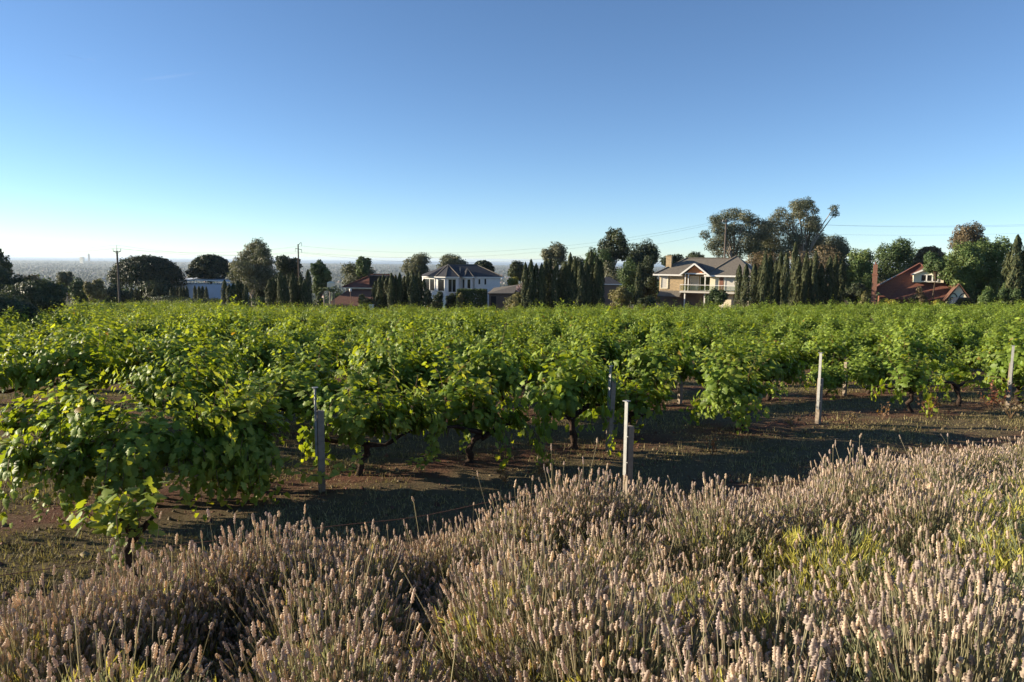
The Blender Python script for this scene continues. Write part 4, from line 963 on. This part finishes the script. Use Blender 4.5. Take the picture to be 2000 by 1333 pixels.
rl = MB(); rl.bar((3.95, gy-.25, zd+1.02), (14.6, gy-.25, zd+1.02), .07, .08); rl.bar((3.95, gy-.25, zd+1.02), (3.95, 0, zd+1.02), .07, .08); ro = rl.build('balcony_rail', 'white', H)
for k in range(9): MB().box(3.95+k*1.3-.025, 3.95+k*1.3+.025, gy-.27, gy-.22, zd+.003, zd+.98).build('rail_post', 'steel', ro)
gl = MB(); gl.box(4.0, 14.4, gy-.255, gy-.245, zd+.12, zd+.9)
gm_, gnt, gout = mat('clear_glass'); g1 = N(gnt, 'ShaderNodeBsdfTransparent'); g2 = N(gnt, 'ShaderNodeBsdfGlossy', Roughness=.05); gx = N(gnt, 'ShaderNodeMixShader', Fac=.14); g1.inputs[0].default_value = (.85, .9, .9, 1)
gnt.links.new(g1.outputs[0], gx.inputs[1]); gnt.links.new(g2.outputs[0], gx.inputs[2]); gnt.links.new(gx.outputs[0], gout.inputs[0])
gl.build('balustrade_pane', gm_, ro)
wall_window(H, (0, 0), (4, 0), .35, 1.35, zd+.35, ze-.2, pane='blind', frame='cream', mull=0, bar=.14)
wall_window(H, (4, 1.3), (8.4, 1.3), .9, 2.1, zd+.1, ze-.35, pane='blind', mull=0)
wall_window(H, (4, 1.3), (8.4, 1.3), 2.5, 4.1, zd+.1, ze-.35, pane='glass', mull=1)
wall_window(H, (8.4, 1.3), (8.4, -.9), .3, 1.7, zd+.1, ze-.3, pane='glass', mull=1)
wall_window(H, (8.4, -.9), (14.5, -.9), 2.4, 4.4, zd+.3, ze-.25, pane='blind', mull=0, bar=.12)
MB().box(9.85, 10.5, -.96, -.903, zd, ze-.3).build('brick_pier', 'redbrick', H)
mb = MB(); mb.box(.7, 1.6, 1.2, 2.0, ze, LZ(1290, 501, D+1)); mb.box(.62, 1.68, 1.12, 2.08, LZ(1290, 501, D+1)+.002, LZ(1290, 499.5, D+1)); mb.build('chimney', 'stone', H)
mb = MB(); mb.add([(.2, -1.8, zd-1.0), (3.8, -1.8, zd-1.0), (3.8, -.003, zd-.15), (.2, -.003, zd-.15), (.2, -1.8, zd-.9), (3.8, -1.8, zd-.9), (3.8, -.003, zd-.05), (.2, -.003, zd-.05)], [(0,3,2,1),(4,5,6,7),(0,1,5,4),(1,2,6,5),(2,3,7,6),(3,0,4,7)]); mb.build('lower_roof', 'greytile', H)

# red-roofed house at right with dormer and chimney
D = 103; b0 = at(1710, 600, D); zg = G(b0.x+6, D)-.1
H = thing('red_roof_house', 'red tiled house with cream dormer and solar panels', 'house', (b0.x, D, zg), R(-25))
def LZ(px, py, d): return at(px, py, d).z-zg
ze = LZ(1760, 583, D-1); zr = LZ(1785, 515.5, D+2.3)
pxm = D/FPX; ax_ = 5.6
MB().box(.5, 11.2, .4, 11, -.4, ze).build('wall', 'redbrick', H)
zl = LZ(1712, 566, D)
mb = MB(); mb.add([(-.35, -.2, zl), (11.6, -.6, ze-.1), (11.6, 12, ze-.1), (-.35, 12, zl), (ax_, 5.2, zr), (ax_+.3, 9, zr), (1.6, -.55, ze-.1)], [(0, 6, 4), (6, 1, 4), (1, 2, 5, 4), (2, 3, 5), (3, 0, 4, 5)]); rf = mb.build('roof', 'redtile', H)
mb = MB(); caps(mb, [((-.35, -.2, zl+.05), (ax_, 5.2, zr+.06)), ((ax_, 5.2, zr+.05), (ax_+.3, 9, zr+.05)), ((11.6, -.6, ze), (ax_, 5.2, zr+.06))], .13); mb.build('ridge_capping', 'redtile', rf)
def lerp3(a, b, t): return Vector(a)*(1-t)+Vector(b)*t
A = Vector((-.35, -.2, zl)); B = Vector((ax_, 5.2, zr)); Bk = Vector((ax_+.3, 9, zr)); Ck = Vector((-.35, 12, zl))
nn = (B-A).cross(Ck-A).normalized(); nn = nn if nn.z > 0 else -nn
for i in range(3):
    for j in range(2):
        t0, t1 = .15+.27*i, .15+.27*i+.25; s0, s1 = .06+.22*j, .06+.22*j+.20
        q = [lerp3(lerp3(A, B, t), lerp3(Ck, Bk, t), s) for t, s in ((t0, s0), (t1, s0), (t1, s1), (t0, s1))]
        mb = MB(); mb.add([p+nn*.10 for p in q]+[p+nn*.16 for p in q], [(0,3,2,1),(4,5,6,7),(0,1,5,4),(1,2,6,5),(2,3,7,6),(3,0,4,7)]); mb.build('solar_panel', 'solar', rf)
# dormer
dx0 = 4.6; dx1 = 8.3; zb = LZ(1800, 552, D-1.8); zt = LZ(1800, 536, D-1.8); za = LZ(1800, 524, D-1.8)
MB().box(dx0, dx1, 1.0, 7, zb, zt).build('dormer_wall', 'cream', H)
dm = (dx0+dx1)/2
mb = MB(); mb.add([(dx0, 1.001, zt), (dx1, 1.001, zt), (dm, 1.001, za), (dx0, 1.1, zt), (dx1, 1.1, zt), (dm, 1.1, za)], [(0, 1, 2), (5, 4, 3)]); mb.build('dormer_gable', 'cream', H)
mb = MB()
for s, xe in ((0, dx0-.3), (1, dx1+.3)):
    q = [(xe, .7, zt-.12), (dm, .7, za+.05), (dm, 6.5, za+.05), (xe, 6.5, zt-.12)]; mb.add(q+[(a, b, c+.12) for a, b, c in q], [(0,3,2,1),(4,5,6,7),(0,1,5,4),(1,2,6,5),(2,3,7,6),(3,0,4,7)])
dr = mb.build('dormer_roof', 'redtile', H)
mb = MB(); mb.bar((dx0-.32, .64, zt-.08), (dm, .64, za+.09), .08, .2); mb.bar((dm, .643, za+.09), (dx1+.32, .643, zt-.08), .08, .2); mb.build('bargeboard', 'white', dr)
mb = MB()
for k in range(3): mb.bar((dx0+.4+k*1.0, .95, zt+.0), (dx0+.85+k*1.0, .95, zt+.4), .07, .07); mb.bar((dx0+.85+k*1.0, .953, zt+.4), (dx0+1.3+k*1.0, .953, zt), .07, .07)
mb.build('gable_trim', 'white', dr)
for k in range(3): wall_window(H, (dx0, 1.0), (dx1, 1.0), .95+k*.72, .95+k*.72+.56, zb+.2, zt-.12, mull=0, bar=.08)
# half-timbered lower gable
mb = MB(); gx0 = 8.2; gx1 = 11.4; zq = LZ(1860, 586, D-6); zp = LZ(1866, 556, D-6); gmx = (gx0+gx1)/2
MB().box(gx0+.4, gx1-.4, -2.2, .38, -.4, zq).build('gable_wall', 'cream', H)
mb.add([(gx0+.4, -2.2, zq), (gx1-.4, -2.2, zq), (gmx, -2.2, zp-.1), (gx0+.4, -1, zq), (gx1-.4, -1, zq), (gmx, -1, zp-.1)], [(0, 1, 2), (5, 4, 3)]); mb.build('gable_infill', 'cream', H)
mb = MB()
for xe in (gx0, gx1):
    q = [(xe, -2.6, zq-.2), (gmx, -2.6, zp), (gmx, 4, zp), (xe, 4, zq-.2)]; mb.add(q+[(a, b, c+.14) for a, b, c in q], [(0,3,2,1),(4,5,6,7),(0,1,5,4),(1,2,6,5),(2,3,7,6),(3,0,4,7)])
gr_ = mb.build('gable_roof', 'browntile', H)
mb = MB()
for k in range(2):
    cxx = gx0+.95+k*1.3; pts = [(cxx+.6*math.cos(a), -2.24, zq-.1+1.0*math.sin(a)) for a in np.linspace(math.pi, 0, 9)]
    mb.tube(pts, .06, 5)
mb.build('half_timber', 'dark', gr_)
mb = MB(); c0 = (1700-1710)*pxm; zc = LZ(1705, 517, D-1)
mb.box(c0+.05, c0+.68, -1.25, -.55, -.4, zc-1.3); mb.box(c0+.1, c0+.63, -1.2, -.6, zc-1.298, zc); ch = mb.build('chimney', 'redbrick', H)
mb = MB(); mb.tube([(c0+.38, -.9, zc+.002), (c0+.38, -.9, zc+.35)], [.14, .12], 8); mb.build('chimney_pot', 'redtile', ch)
MB().box(c0-.02, c0+.75, -1.30, -.50, zc-1.5, zc-1.38).build('chimney_band', 'redbrick', ch)
mb = MB(); mb.bar((c0+.38, -.9, zc+.36), (c0+.38, -.9, zc+.7), .03); mb.bar((c0-.4, -.9, zc+.55), (c0+1.0, -.9, zc+.55), .025); mb.build('aerial', 'steel', ch)

# red-roofed house left of the white house
D = 122; b0 = at(640, 600, D); zg = G(b0.x+4, D)-.1
H = thing('brown_roof_house', 'low house with brown-red hipped roof and dark dormer box', 'house', (b0.x, D, zg), R(-8))
def LZ(px, py, d): return at(px, py, d).z-zg
ze = LZ(690, 597, D); zm = LZ(690, 562, D+4); zr = LZ(715, 536, D+7)
MB().box(.3, 9.3, .3, 12, -.4, ze).build('wall', 'brownish_wall', H)
mb = MB(); hip(mb, -.4, 9.9, -.4, 12.6, ze+.004, zm+.6, 3.2, 7.0, 6); rf = mb.build('lower_roof', 'browntile', H)
MB().box(1.6, 9.6, 4.4, 11, ze-.1, zm).build('upper_wall', 'cream', H)
mb = MB(); hip(mb, 1.0, 10.4, 3.9, 11.6, zm+.004, zr, 5.6, 9.0, 7.6); r2 = mb.build('upper_roof', 'redtile', H)
mb = MB(); caps(mb, [((1.0, 3.9, zm+.06), (5.6, 7.6, zr+.05)), ((5.6, 7.6, zr+.05), (9, 7.6, zr+.05)), ((10.4, 3.9, zm+.06), (9, 7.6, zr+.05))], .1); mb.build('ridge_capping', 'redtile', r2)
mb = MB(); mb.box(5.9, 8.7, 4.4, 7.5, zm+.05, zr-.25); db = mb.build('dormer_box', 'dark', H)
MB().box(5.7, 8.9, 4.2, 7.6, zr-.247, zr-.1).build('dormer_roof', 'slate', db)
mb = MB(); mb.bar((1.0, 3.86, zm-.05), (10.4, 3.86, zm-.05), .1, .14); mb.build('gutter', 'cream', r2)
# rainwater tank
a0 = at(647, 600, 118); za = G(a0.x, 118)
T = thing('water_tank', 'small cream tank on a frame left of the brown-red roof', 'tank', (a0.x, 118, za-.05)); zt = at(647, 552, 118).z-za
mb = MB(); mb.tube([(0, 0, zt-1.1), (0, 0, zt)], .62, 14); mb.tube([(0, 0, zt), (0, 0, zt+.22)], [.64, .15], 14); mb.build('tank', 'cream', T)
for sx in (-1, 1):
    for sy in (-1, 1): MB().box(sx*.4-.05, sx*.4+.05, sy*.4-.05, sy*.4+.05, -.2, zt-1.1).build('leg', 'timber', T)
# white shed at left
D = 160; b0 = at(303, 600, D); zg = G(b0.x+8, D)-.1; pxm = D/FPX
H = thing('white_shed', 'long low white building with shallow roof under the umbrella pines', 'building', (b0.x, D, zg))
def LZ(px, py, d): return at(px, py, d).z-zg
L_ = (462-303)*pxm; z1 = LZ(310, 554, D); z2 = LZ(388, 547, D); z3 = LZ(455, 550, D); xm = (388-303)*pxm
MB().prism([(1, .5), (L_-.2, .5), (L_-.2, 9), (1, 9)], -.4, min(z1, z3)-.1).build('wall', 'roofwhite', H)
mb = MB(); mb.add([(0,0,z1-.15),(xm,0,z2-.15),(L_,0,z3-.15),(L_,10,z3+.4),(xm,10,z2+.5),(0,10,z1+.4),(0,0,z1),(xm,0,z2),(L_,0,z3),(L_,10,z3+.55),(xm,10,z2+.65),(0,10,z1+.55)],
  [(6,7,10,11),(7,8,9,10),(0,1,7,6),(1,2,8,7),(2,3,9,8),(5,0,6,11),(0,5,4,1),(1,4,3,2),(3,4,10,9),(4,5,11,10)]); rf = mb.build('roof', 'roofwhite', H)
mb = MB(); mb.bar((0, -.06, z1-.05), (xm, -.06, z2-.05), .08, .26); mb.bar((xm, -.063, z2-.05), (L_, -.063, z3-.05), .08, .26); mb.build('fascia', 'white', rf)
for k in range(3): wall_window(H, (1, .5), (L_, .5), 6+k*3.0, 7.6+k*3.0, .9, 1.9, mull=1)
# palms
def palm(px, topy, D, label, seed):
    b = at(px, 600, D); z0 = G(b.x, D); h = at(px, topy, D).z-z0; r = np.random.default_rng(seed)
    t = thing('palm_tree', label, 'palm', (b.x, D, z0-.05), 0, 'small palms by the brown-red roof')
    MB().tube([(0, 0, 0), (.05, 0, h*.5), (0, 0, h*.86)], [.13, .10, .09], 8).build('trunk', 'palebark', t, True)
    for k in range(13):
        a = 6.28*k/13+r.uniform(-.2, .2); e = r.uniform(.1, 1.0); L = r.uniform(1.0, 1.5); pts = []; d = np.array([math.cos(a)*math.cos(e), math.sin(a)*math.cos(e), math.sin(e)]); c = np.array([0, 0, h*.86])
        V_, F_ = [], []
        for s in range(9):
            w_ = .22*math.sin(math.pi*(s+.6)/9.2)*1.0; side = unit(np.cross(d, np.array([0, 0, 1.])))
            V_ += [c+side*w_+np.array([0, 0, -w_*.5]), c, c-side*w_+np.array([0, 0, -w_*.5])]; c = c+d*L/9; d = unit(d+np.array([0, 0, -.22]))
        for s in range(8):
            i = s*3; F_ += [(i, i+1, i+4, i+3), (i+1, i+2, i+5, i+4)]
        o = obj('frond', mesh('frond', V_, F_, M['tree_leaf'], np.repeat(np.array([[.11, .13, .045]])*r.uniform(.7, 1.2), len(V_), 0)), t)
palm(633, 560, 101, 'small palm with pale trunk left of the lamp post', 61)
palm(645, 556, 102, 'small palm with white trunk nearest the lamp post', 62)
# street lamp
b = at(685, 600, 103); z0 = G(b.x, 103); h = at(685, 563, 103).z-z0
t = thing('street_lamp', 'slim lamp post with white lantern before the brown-red roof', 'street lamp', (b.x, 103, z0-.05))
MB().tube([(0, 0, 0), (0, 0, h-.5)], [.06, .045], 8).build('post', 'rustwire', t, True)
MB().tube([(0, 0, h-.5), (0, 0, h-.42), (0, 0, h-.1), (0, 0, h)], [.07, .16, .20, .03], 8).build('lantern', 'white', t, True)
# utility box
b = at(726, 603, 97); z0 = G(b.x, 97)
t = thing('utility_box', 'small white cabinet at the foot of the cypress clump', 'cabinet', (b.x, 97, z0)); zt = at(726, 595, 97).z-z0
MB().box(-.28, .28, -.2, .2, -.1, zt-.1).build('body', 'white', t); MB().box(-.33, .33, -.25, .25, zt-.098, zt).build('lid', 'white', t)
# parked dark car by the red house
D = 96; b = at(1880, 600, D); z0 = G(b.x, D)
t = thing('parked_car', 'dark parked car before the half-timbered gable', 'car', (b.x, D, z0))
zt = max(at(1880, 581, D).z-z0, 1.3)
prof = [(-2.1, .35), (2.1, .35), (2.15, .75), (1.9, .95), (1.05, 1.0), (.45, zt), (-1.2, zt), (-1.75, 1.0), (-2.15, .9)]
mb = MB(); n = len(prof); mb.add([(a, -.85, b_) for a, b_ in prof]+[(a, .85, b_) for a, b_ in prof], [tuple(range(n)), tuple(range(n, 2*n))[::-1]]+[(i, i+n, (i+1) % n+n, (i+1) % n) for i in range(n)])
bo = mb.build('body', 'carpaint', t); bv = bo.modifiers.new('bevel', 'BEVEL'); bv.width = .06; bv.segments = 2
mb = MB(); mb.add([(-1.55, -.856, 1.02), (.85, -.856, 1.02), (.4, -.856, zt-.1), (-1.15, -.856, zt-.1)], [(0, 1, 2, 3)]); mb.build('side_window', 'glass', t)
for sx in (-1.3, 1.3):
    for sy in (-.8, .8): MB().tube([(sx, sy-.1, .32), (sx, sy+.1, .32)], .32, 14).build('wheel', 'rubber', t)

# ------------------------------------------------------------------ power poles and wires
def pole(px, topy, D, label, kind):
    b = at(px, 600, D); z0 = G(b.x, D); h = at(px, topy, D).z-z0
    t = thing('power_pole', label, 'power pole', (b.x, D, z0-.1), 0, 'power poles')
    ends = []
    if kind == 0:
        MB().tube([(0, 0, -.3), (0, 0, h-.9)], [.17, .13], 8).build('pole', 'pole', t, True)
        MB().bar((-.62, 0, h-.95), (.62, 0, h-.95), .1).build('crossarm', 'pole', t)
        MB().tube([(0, 0, h-.9), (0, 0, h)], [.05, .03], 6).build('pin', 'steel', t)
        for x in (-.6, .6): MB().tube([(x, 0, h-.9), (x, 0, h-.5)], [.05, .04], 6).build('insulator', 'white', t)
        mb = MB(); mb.bar((-.4, 0, h-1.0), (-.05, 0, h-1.35), .05); mb.bar((.4, 0, h-1.0), (.05, 0, h-1.35), .05); mb.build('brace', 'pole', t)
        ends = [(-.6, 0, h-.5), (.6, 0, h-.5), (0, 0, h)]
    elif kind == 1:
        MB().tube([(0, 0, -.3), (0, 0, h-.3)], [.15, .11], 8).build('pole', 'pole', t, True)
        mb = MB(); mb.bar((0, 0, h-.5), (.45, 0, h), .07); mb.bar((.45, 0, h), (.62, 0, h-.05), .06); mb.build('top_bracket', 'pole', t)
        MB().bar((-.5, 0, h-1.05), (.62, 0, h-1.25), .09).build('crossarm', 'pole', t)
        for x, z in ((.62, h-.1), (-.5, h-1.1), (.6, h-1.28)): MB().tube([(x, 0, z), (x, 0, z-.55)], [.05, .035], 6).build('insulator', 'white', t)
        ends = [(.62, 0, h-.6), (-.5, 0, h-1.6), (.6, 0, h-1.8)]
    else:
        MB().tube([(0, 0, -.3), (0, 0, h)], [.2, .14], 8).build('pole', 'pole', t, True)
        MB().bar((-.7, 0, h-.5), (.7, 0, h-.35), .1).build('crossarm', 'pole', t)
        for x in (-.6, .6): MB().tube([(x, 0, h-.4), (x, 0, h-.05)], [.05, .035], 6).build('insulator', 'white', t)
        ends = [(-.6, 0, h-.1), (.6, 0, h-.1), (0, 0, h-1.8)]
    return [Vector(e)+t.location for e in ends]
e1 = pole(234, 478, 112, 'slim power pole with three pins left of the umbrella pine', 0)
e2 = pole(585, 473, 128, 'power pole with hooked top bracket left of centre', 1)
e3 = pole(1411, 428, 126, 'tall power pole standing before the gum trees', 2)
eR = [at(2150, 433, 118), at(2150, 436, 119), at(2150, 449, 118)]
eL = [at(-200, 500, 130), at(-200, 502, 131), at(-200, 498, 132)]
def span(a, b, sag, label):
    pts = [tuple(a.lerp(b, t)+Vector((0, 0, -4*sag*t*(1-t)))) for t in np.linspace(0, 1, 40)]
    wire_mesh('power_line', pts, .011, 'wire', label, 'power line', 'power lines')
nmz = ['outer left', 'outer right', 'central']
for i in range(3):
    span(eL[i], e1[i], .6, '%s wire from the left frame edge to the first power pole' % nmz[i])
    span(e1[i], e2[i], .9, '%s wire between the first and second power poles' % nmz[i])
    span(e2[i], e3[i], 3.0+.2*i, '%s long wire sagging from second pole to gum-tree pole' % nmz[i])
    span(e3[i], eR[i], .9, '%s wire from the gum-tree pole to the right frame edge' % nmz[i])

# ------------------------------------------------------------------ distant suburb, towers, haze, cloud wisps
r = np.random.default_rng(5)
icov = np.array(bpy.data.meshes.new('t').vertices) if False else None
ph_ = (1+5**.5)/2
IV = unit(np.array([(-1,ph_,0),(1,ph_,0),(-1,-ph_,0),(1,-ph_,0),(0,-1,ph_),(0,1,ph_),(0,-1,-ph_),(0,1,-ph_),(ph_,0,-1),(ph_,0,1),(-ph_,0,-1),(-ph_,0,1)], float))
IF = np.array([(0,11,5),(0,5,1),(0,1,7),(0,7,10),(0,10,11),(1,5,9),(5,11,4),(11,10,2),(10,7,6),(7,1,8),(3,9,4),(3,4,2),(3,2,6),(3,6,8),(3,8,9),(4,9,5),(2,4,11),(6,2,10),(8,6,7),(9,8,1)])
nm_ = 620; mv, mf, mc = [], [], []; b_ = 0
for i in range(nm_):
    dd = r.uniform(170, 750) if i > 160 else r.uniform(150, 230); uu = r.uniform(-.8, .8) if i > 160 else r.uniform(.15, .8); xx = uu*dd; zz = G(xx, dd); hh_ = r.uniform(3.5, 8.5); ww_ = hh_*r.uniform(.35, .6); q = 260
    nd = unit(r.normal(size=(q, 3))); lobe = 1+.25*np.sin(4*nd[:, 0]+i)*np.sin(4*nd[:, 2]+2*i); ps = nd*np.array([ww_, ww_, hh_*.42])*(lobe*(.6+.4*r.random(q)))[:, None]+np.array([xx, dd, zz+hh_*.55])
    v_, f_ = quads(ps, unit(nd+r.normal(0, .5, (q, 3))), r.normal(size=(q, 3)), (.55+dd/900)*r.uniform(.6, 1.3, q), .7)
    mv.append(v_); mf.append(f_+b_); b_ += len(v_); kk = ('dark', 'broad', 'euc', 'hedge', 'brown')[int(r.integers(5))]; a_ = r.random((q, 1)); mc.append(np.repeat(np.array(COLS[kk][0])*(1-a_)+np.array(COLS[kk][1])*a_, 4, 0))
tag(obj('hillside_trees', mesh('hillside_trees', np.vstack(mv), np.vstack(mf), M['tree_leaf'], np.vstack(mc))), 'wooded slope falling away behind the houses', 'trees', kind='stuff')
nt_ = 30000
d = 700*(11500/700)**(r.random(nt_)**.8); u = r.uniform(-.82, .82, nt_); x = u*d; z = gz(x, d)
cl_ = np.sin(x/170+np.sin(d/330))+np.sin(d/240+x/500); keep = r.random(nt_) < np.clip(.65+.22*cl_, .1, 1); x, d, z = x[keep], d[keep], z[keep]; n = len(x)
s = r.uniform(2.2, 5.5, n)*(1+.25*(d > 3000)); sh = np.c_[s, s, s*r.uniform(.8, 1.3, n)]
v = IV[None]*r.uniform(.65, 1.3, (n, 12, 1))*sh[:, None]+np.c_[x, d, z+sh[:, 2]*.85][:, None]
f = (IF[None]+(np.arange(n)*12)[:, None, None]).reshape(-1, 3)
c = np.array([.034, .045, .028])*r.uniform(.6, 1.6, (n, 1))
tag(obj('distant_trees', mesh('distant_trees', v.reshape(-1, 3), f, M['needle'], np.repeat(c, 12, 0))), 'hazy mass of suburban trees on the plain below', 'trees', kind='stuff')
nh = 1700
d = 1500*(11500/1500)**(r.random(nh)**.75); u = r.uniform(-.82, .82, nh); x = u*d; z = gz(x, d); a = r.uniform(0, 3.14, nh)
w_ = r.uniform(5, 9, nh)*(1+((r.random(nh) < .06) & (d > 3500))*2.5); l_ = r.uniform(4, 6, nh); h_ = r.uniform(2.8, 4.5, nh)
cube = np.array([(-1,-1,0),(1,-1,0),(1,1,0),(-1,1,0),(-1,-1,1),(1,-1,1),(1,1,1),(-1,1,1),(-.6,0,1.65),(.6,0,1.65)], float)
v = cube[None]*np.stack([w_, l_, h_], 1)[:, None]; ca, sa = np.cos(a)[:, None], np.sin(a)[:, None]
v = np.stack([v[..., 0]*ca-v[..., 1]*sa+x[:, None], v[..., 0]*sa+v[..., 1]*ca+d[:, None], v[..., 2]+z[:, None]], -1)
cf = np.array([(0,1,5),(0,5,4),(1,2,6),(1,6,5),(2,3,7),(2,7,6),(3,0,4),(3,4,7),(4,5,9),(4,9,8),(5,6,9),(6,7,8),(6,8,9),(7,4,8)])
f = (cf[None]+(np.arange(nh)*10)[:, None, None]).reshape(-1, 3)
wc = np.array([.20, .19, .18])*r.uniform(.5, 1.5, (nh, 1)); rc = np.where(r.random((nh, 1)) < .6, np.array([.16, .09, .07]), np.array([.17, .17, .18]))*r.uniform(.5, 1.8, (nh, 1))
c = np.concatenate([np.repeat(wc[:, None], 4, 1), np.repeat(rc[:, None], 6, 1)], 1).reshape(-1, 3)
tag(obj('distant_houses', mesh('distant_houses', v.reshape(-1, 3), f, leafmat('far_house', 0, rough=.8), c)), 'scattered tiny pale roofs of the far suburb on the plain', 'houses', kind='stuff')
def tower(px, ytop, ybot, D, wpx, label, m_):
    b = at(px, 500, D); z0 = G(b.x, D); zt = at(px, ytop, D).z-z0; w2 = wpx*D/FPX/2
    t = thing('tower_block', label, 'building', (b.x, D, z0-1), R(-15))
    MB().box(-w2, w2, -w2*.5, w2*.5, 0, zt).build('wall', m_, t); MB().box(-w2*.4, w2*.3, -w2*.3, w2*.3, zt+.01, zt+zt*.07).build('plant_room', m_, t)
    nfl = 6
    for k in range(nfl): MB().box(-w2*.9, w2*.9, -w2*.5-.4, -w2*.5-.02, zt*(k+.45)/nfl, zt*(k+.58)/nfl).build('window', 'glass', t)
tower(160, 502.5, 514, 8300, 8, 'pale cream tower block far off on the plain', 'cream')
tower(173.5, 496.5, 500, 10500, 3.6, 'tiny grey tower silhouette on the far horizon', 'brownish_wall')
# haze
hz, hnt, hout = mat('haze')
pv = N(hnt, 'ShaderNodeVolumePrincipled', Density=HAZE_D, Anisotropy=.25); pv.inputs['Color'].default_value = (.74, .87, 1, 1); hnt.links.new(pv.outputs[0], hout.inputs['Volume'])
mb = MB(); mb.box(-43000, 43000, -60, 32500, -93, 17.5); hb = mb.build('haze', hz); tag(hb, 'pale blue haze over the far plain', 'haze', kind='stuff')
# cirrus wisps
cm2, cnt2, cout = mat('cirrus'); tcn = N(cnt2, 'ShaderNodeTexCoord'); mpn = N(cnt2, 'ShaderNodeMapping'); mpn.inputs['Scale'].default_value = (.8, 3, 1)
nzn = N(cnt2, 'ShaderNodeTexNoise', Scale=2.2, Detail=6, Roughness=.6); cnt2.links.new(tcn.outputs['Generated'], mpn.inputs[0]); cnt2.links.new(mpn.outputs[0], nzn.inputs['Vector'])
at2 = N(cnt2, 'ShaderNodeAttribute', _attribute_name='Col'); mm = N(cnt2, 'ShaderNodeMath', _operation='MULTIPLY'); cnt2.links.new(nzn.outputs[0], mm.inputs[0]); cnt2.links.new(at2.outputs['Fac'], mm.inputs[1])
tr = N(cnt2, 'ShaderNodeBsdfTransparent'); tl = N(cnt2, 'ShaderNodeBsdfDiffuse'); tl.inputs[0].default_value = (.95, .95, .95, 1); tl2 = N(cnt2, 'ShaderNodeBsdfTranslucent'); tl2.inputs[0].default_value = (.95, .95, .95, 1); ads = N(cnt2, 'ShaderNodeAddShader'); cnt2.links.new(tl.outputs[0], ads.inputs[0]); cnt2.links.new(tl2.outputs[0], ads.inputs[1]); mxs = N(cnt2, 'ShaderNodeMixShader')
cnt2.links.new(mm.outputs[0], mxs.inputs[0]); cnt2.links.new(tr.outputs[0], mxs.inputs[1]); cnt2.links.new(ads.outputs[0], mxs.inputs[2]); cnt2.links.new(mxs.outputs[0], cout.inputs[0])
def wisp(pts, wd, D, op, label):
    P = [at(a, b, D) for a, b in pts]; K = 24; V_, C_, F_ = [], [], []
    tt = np.linspace(0, 1, K); sg = np.linspace(0, 1, len(P)); Q = np.stack([np.interp(tt, sg, [p[i] for p in P]) for i in range(3)], 1)
    for i in range(K):
        e = math.sin(math.pi*tt[i])**.6
        for j, s_ in enumerate((-1, -.4, 0, .4, 1)):
            V_.append(Q[i]+np.array([0, s_*wd*4, s_*wd])*D/FPX*e); C_.append([op*e*(1-abs(s_))]*3)
    for i in range(K-1):
        for j in range(4): a = i*5+j; F_.append((a, a+1, a+6, a+5))
    tag(obj('cloud', mesh('cloud', V_, F_, cm2, np.array(C_))), label, 'cloud', kind='stuff')
wisp([(120, 105), (150, 112), (172, 117), (190, 115)], 5, 16000, .2, 'small thin cirrus wisp in the upper left sky')
wisp([(250, 160), (300, 155), (350, 147), (400, 140)], 18, 16500, .07, 'faint longer cirrus wisp in the upper left sky')
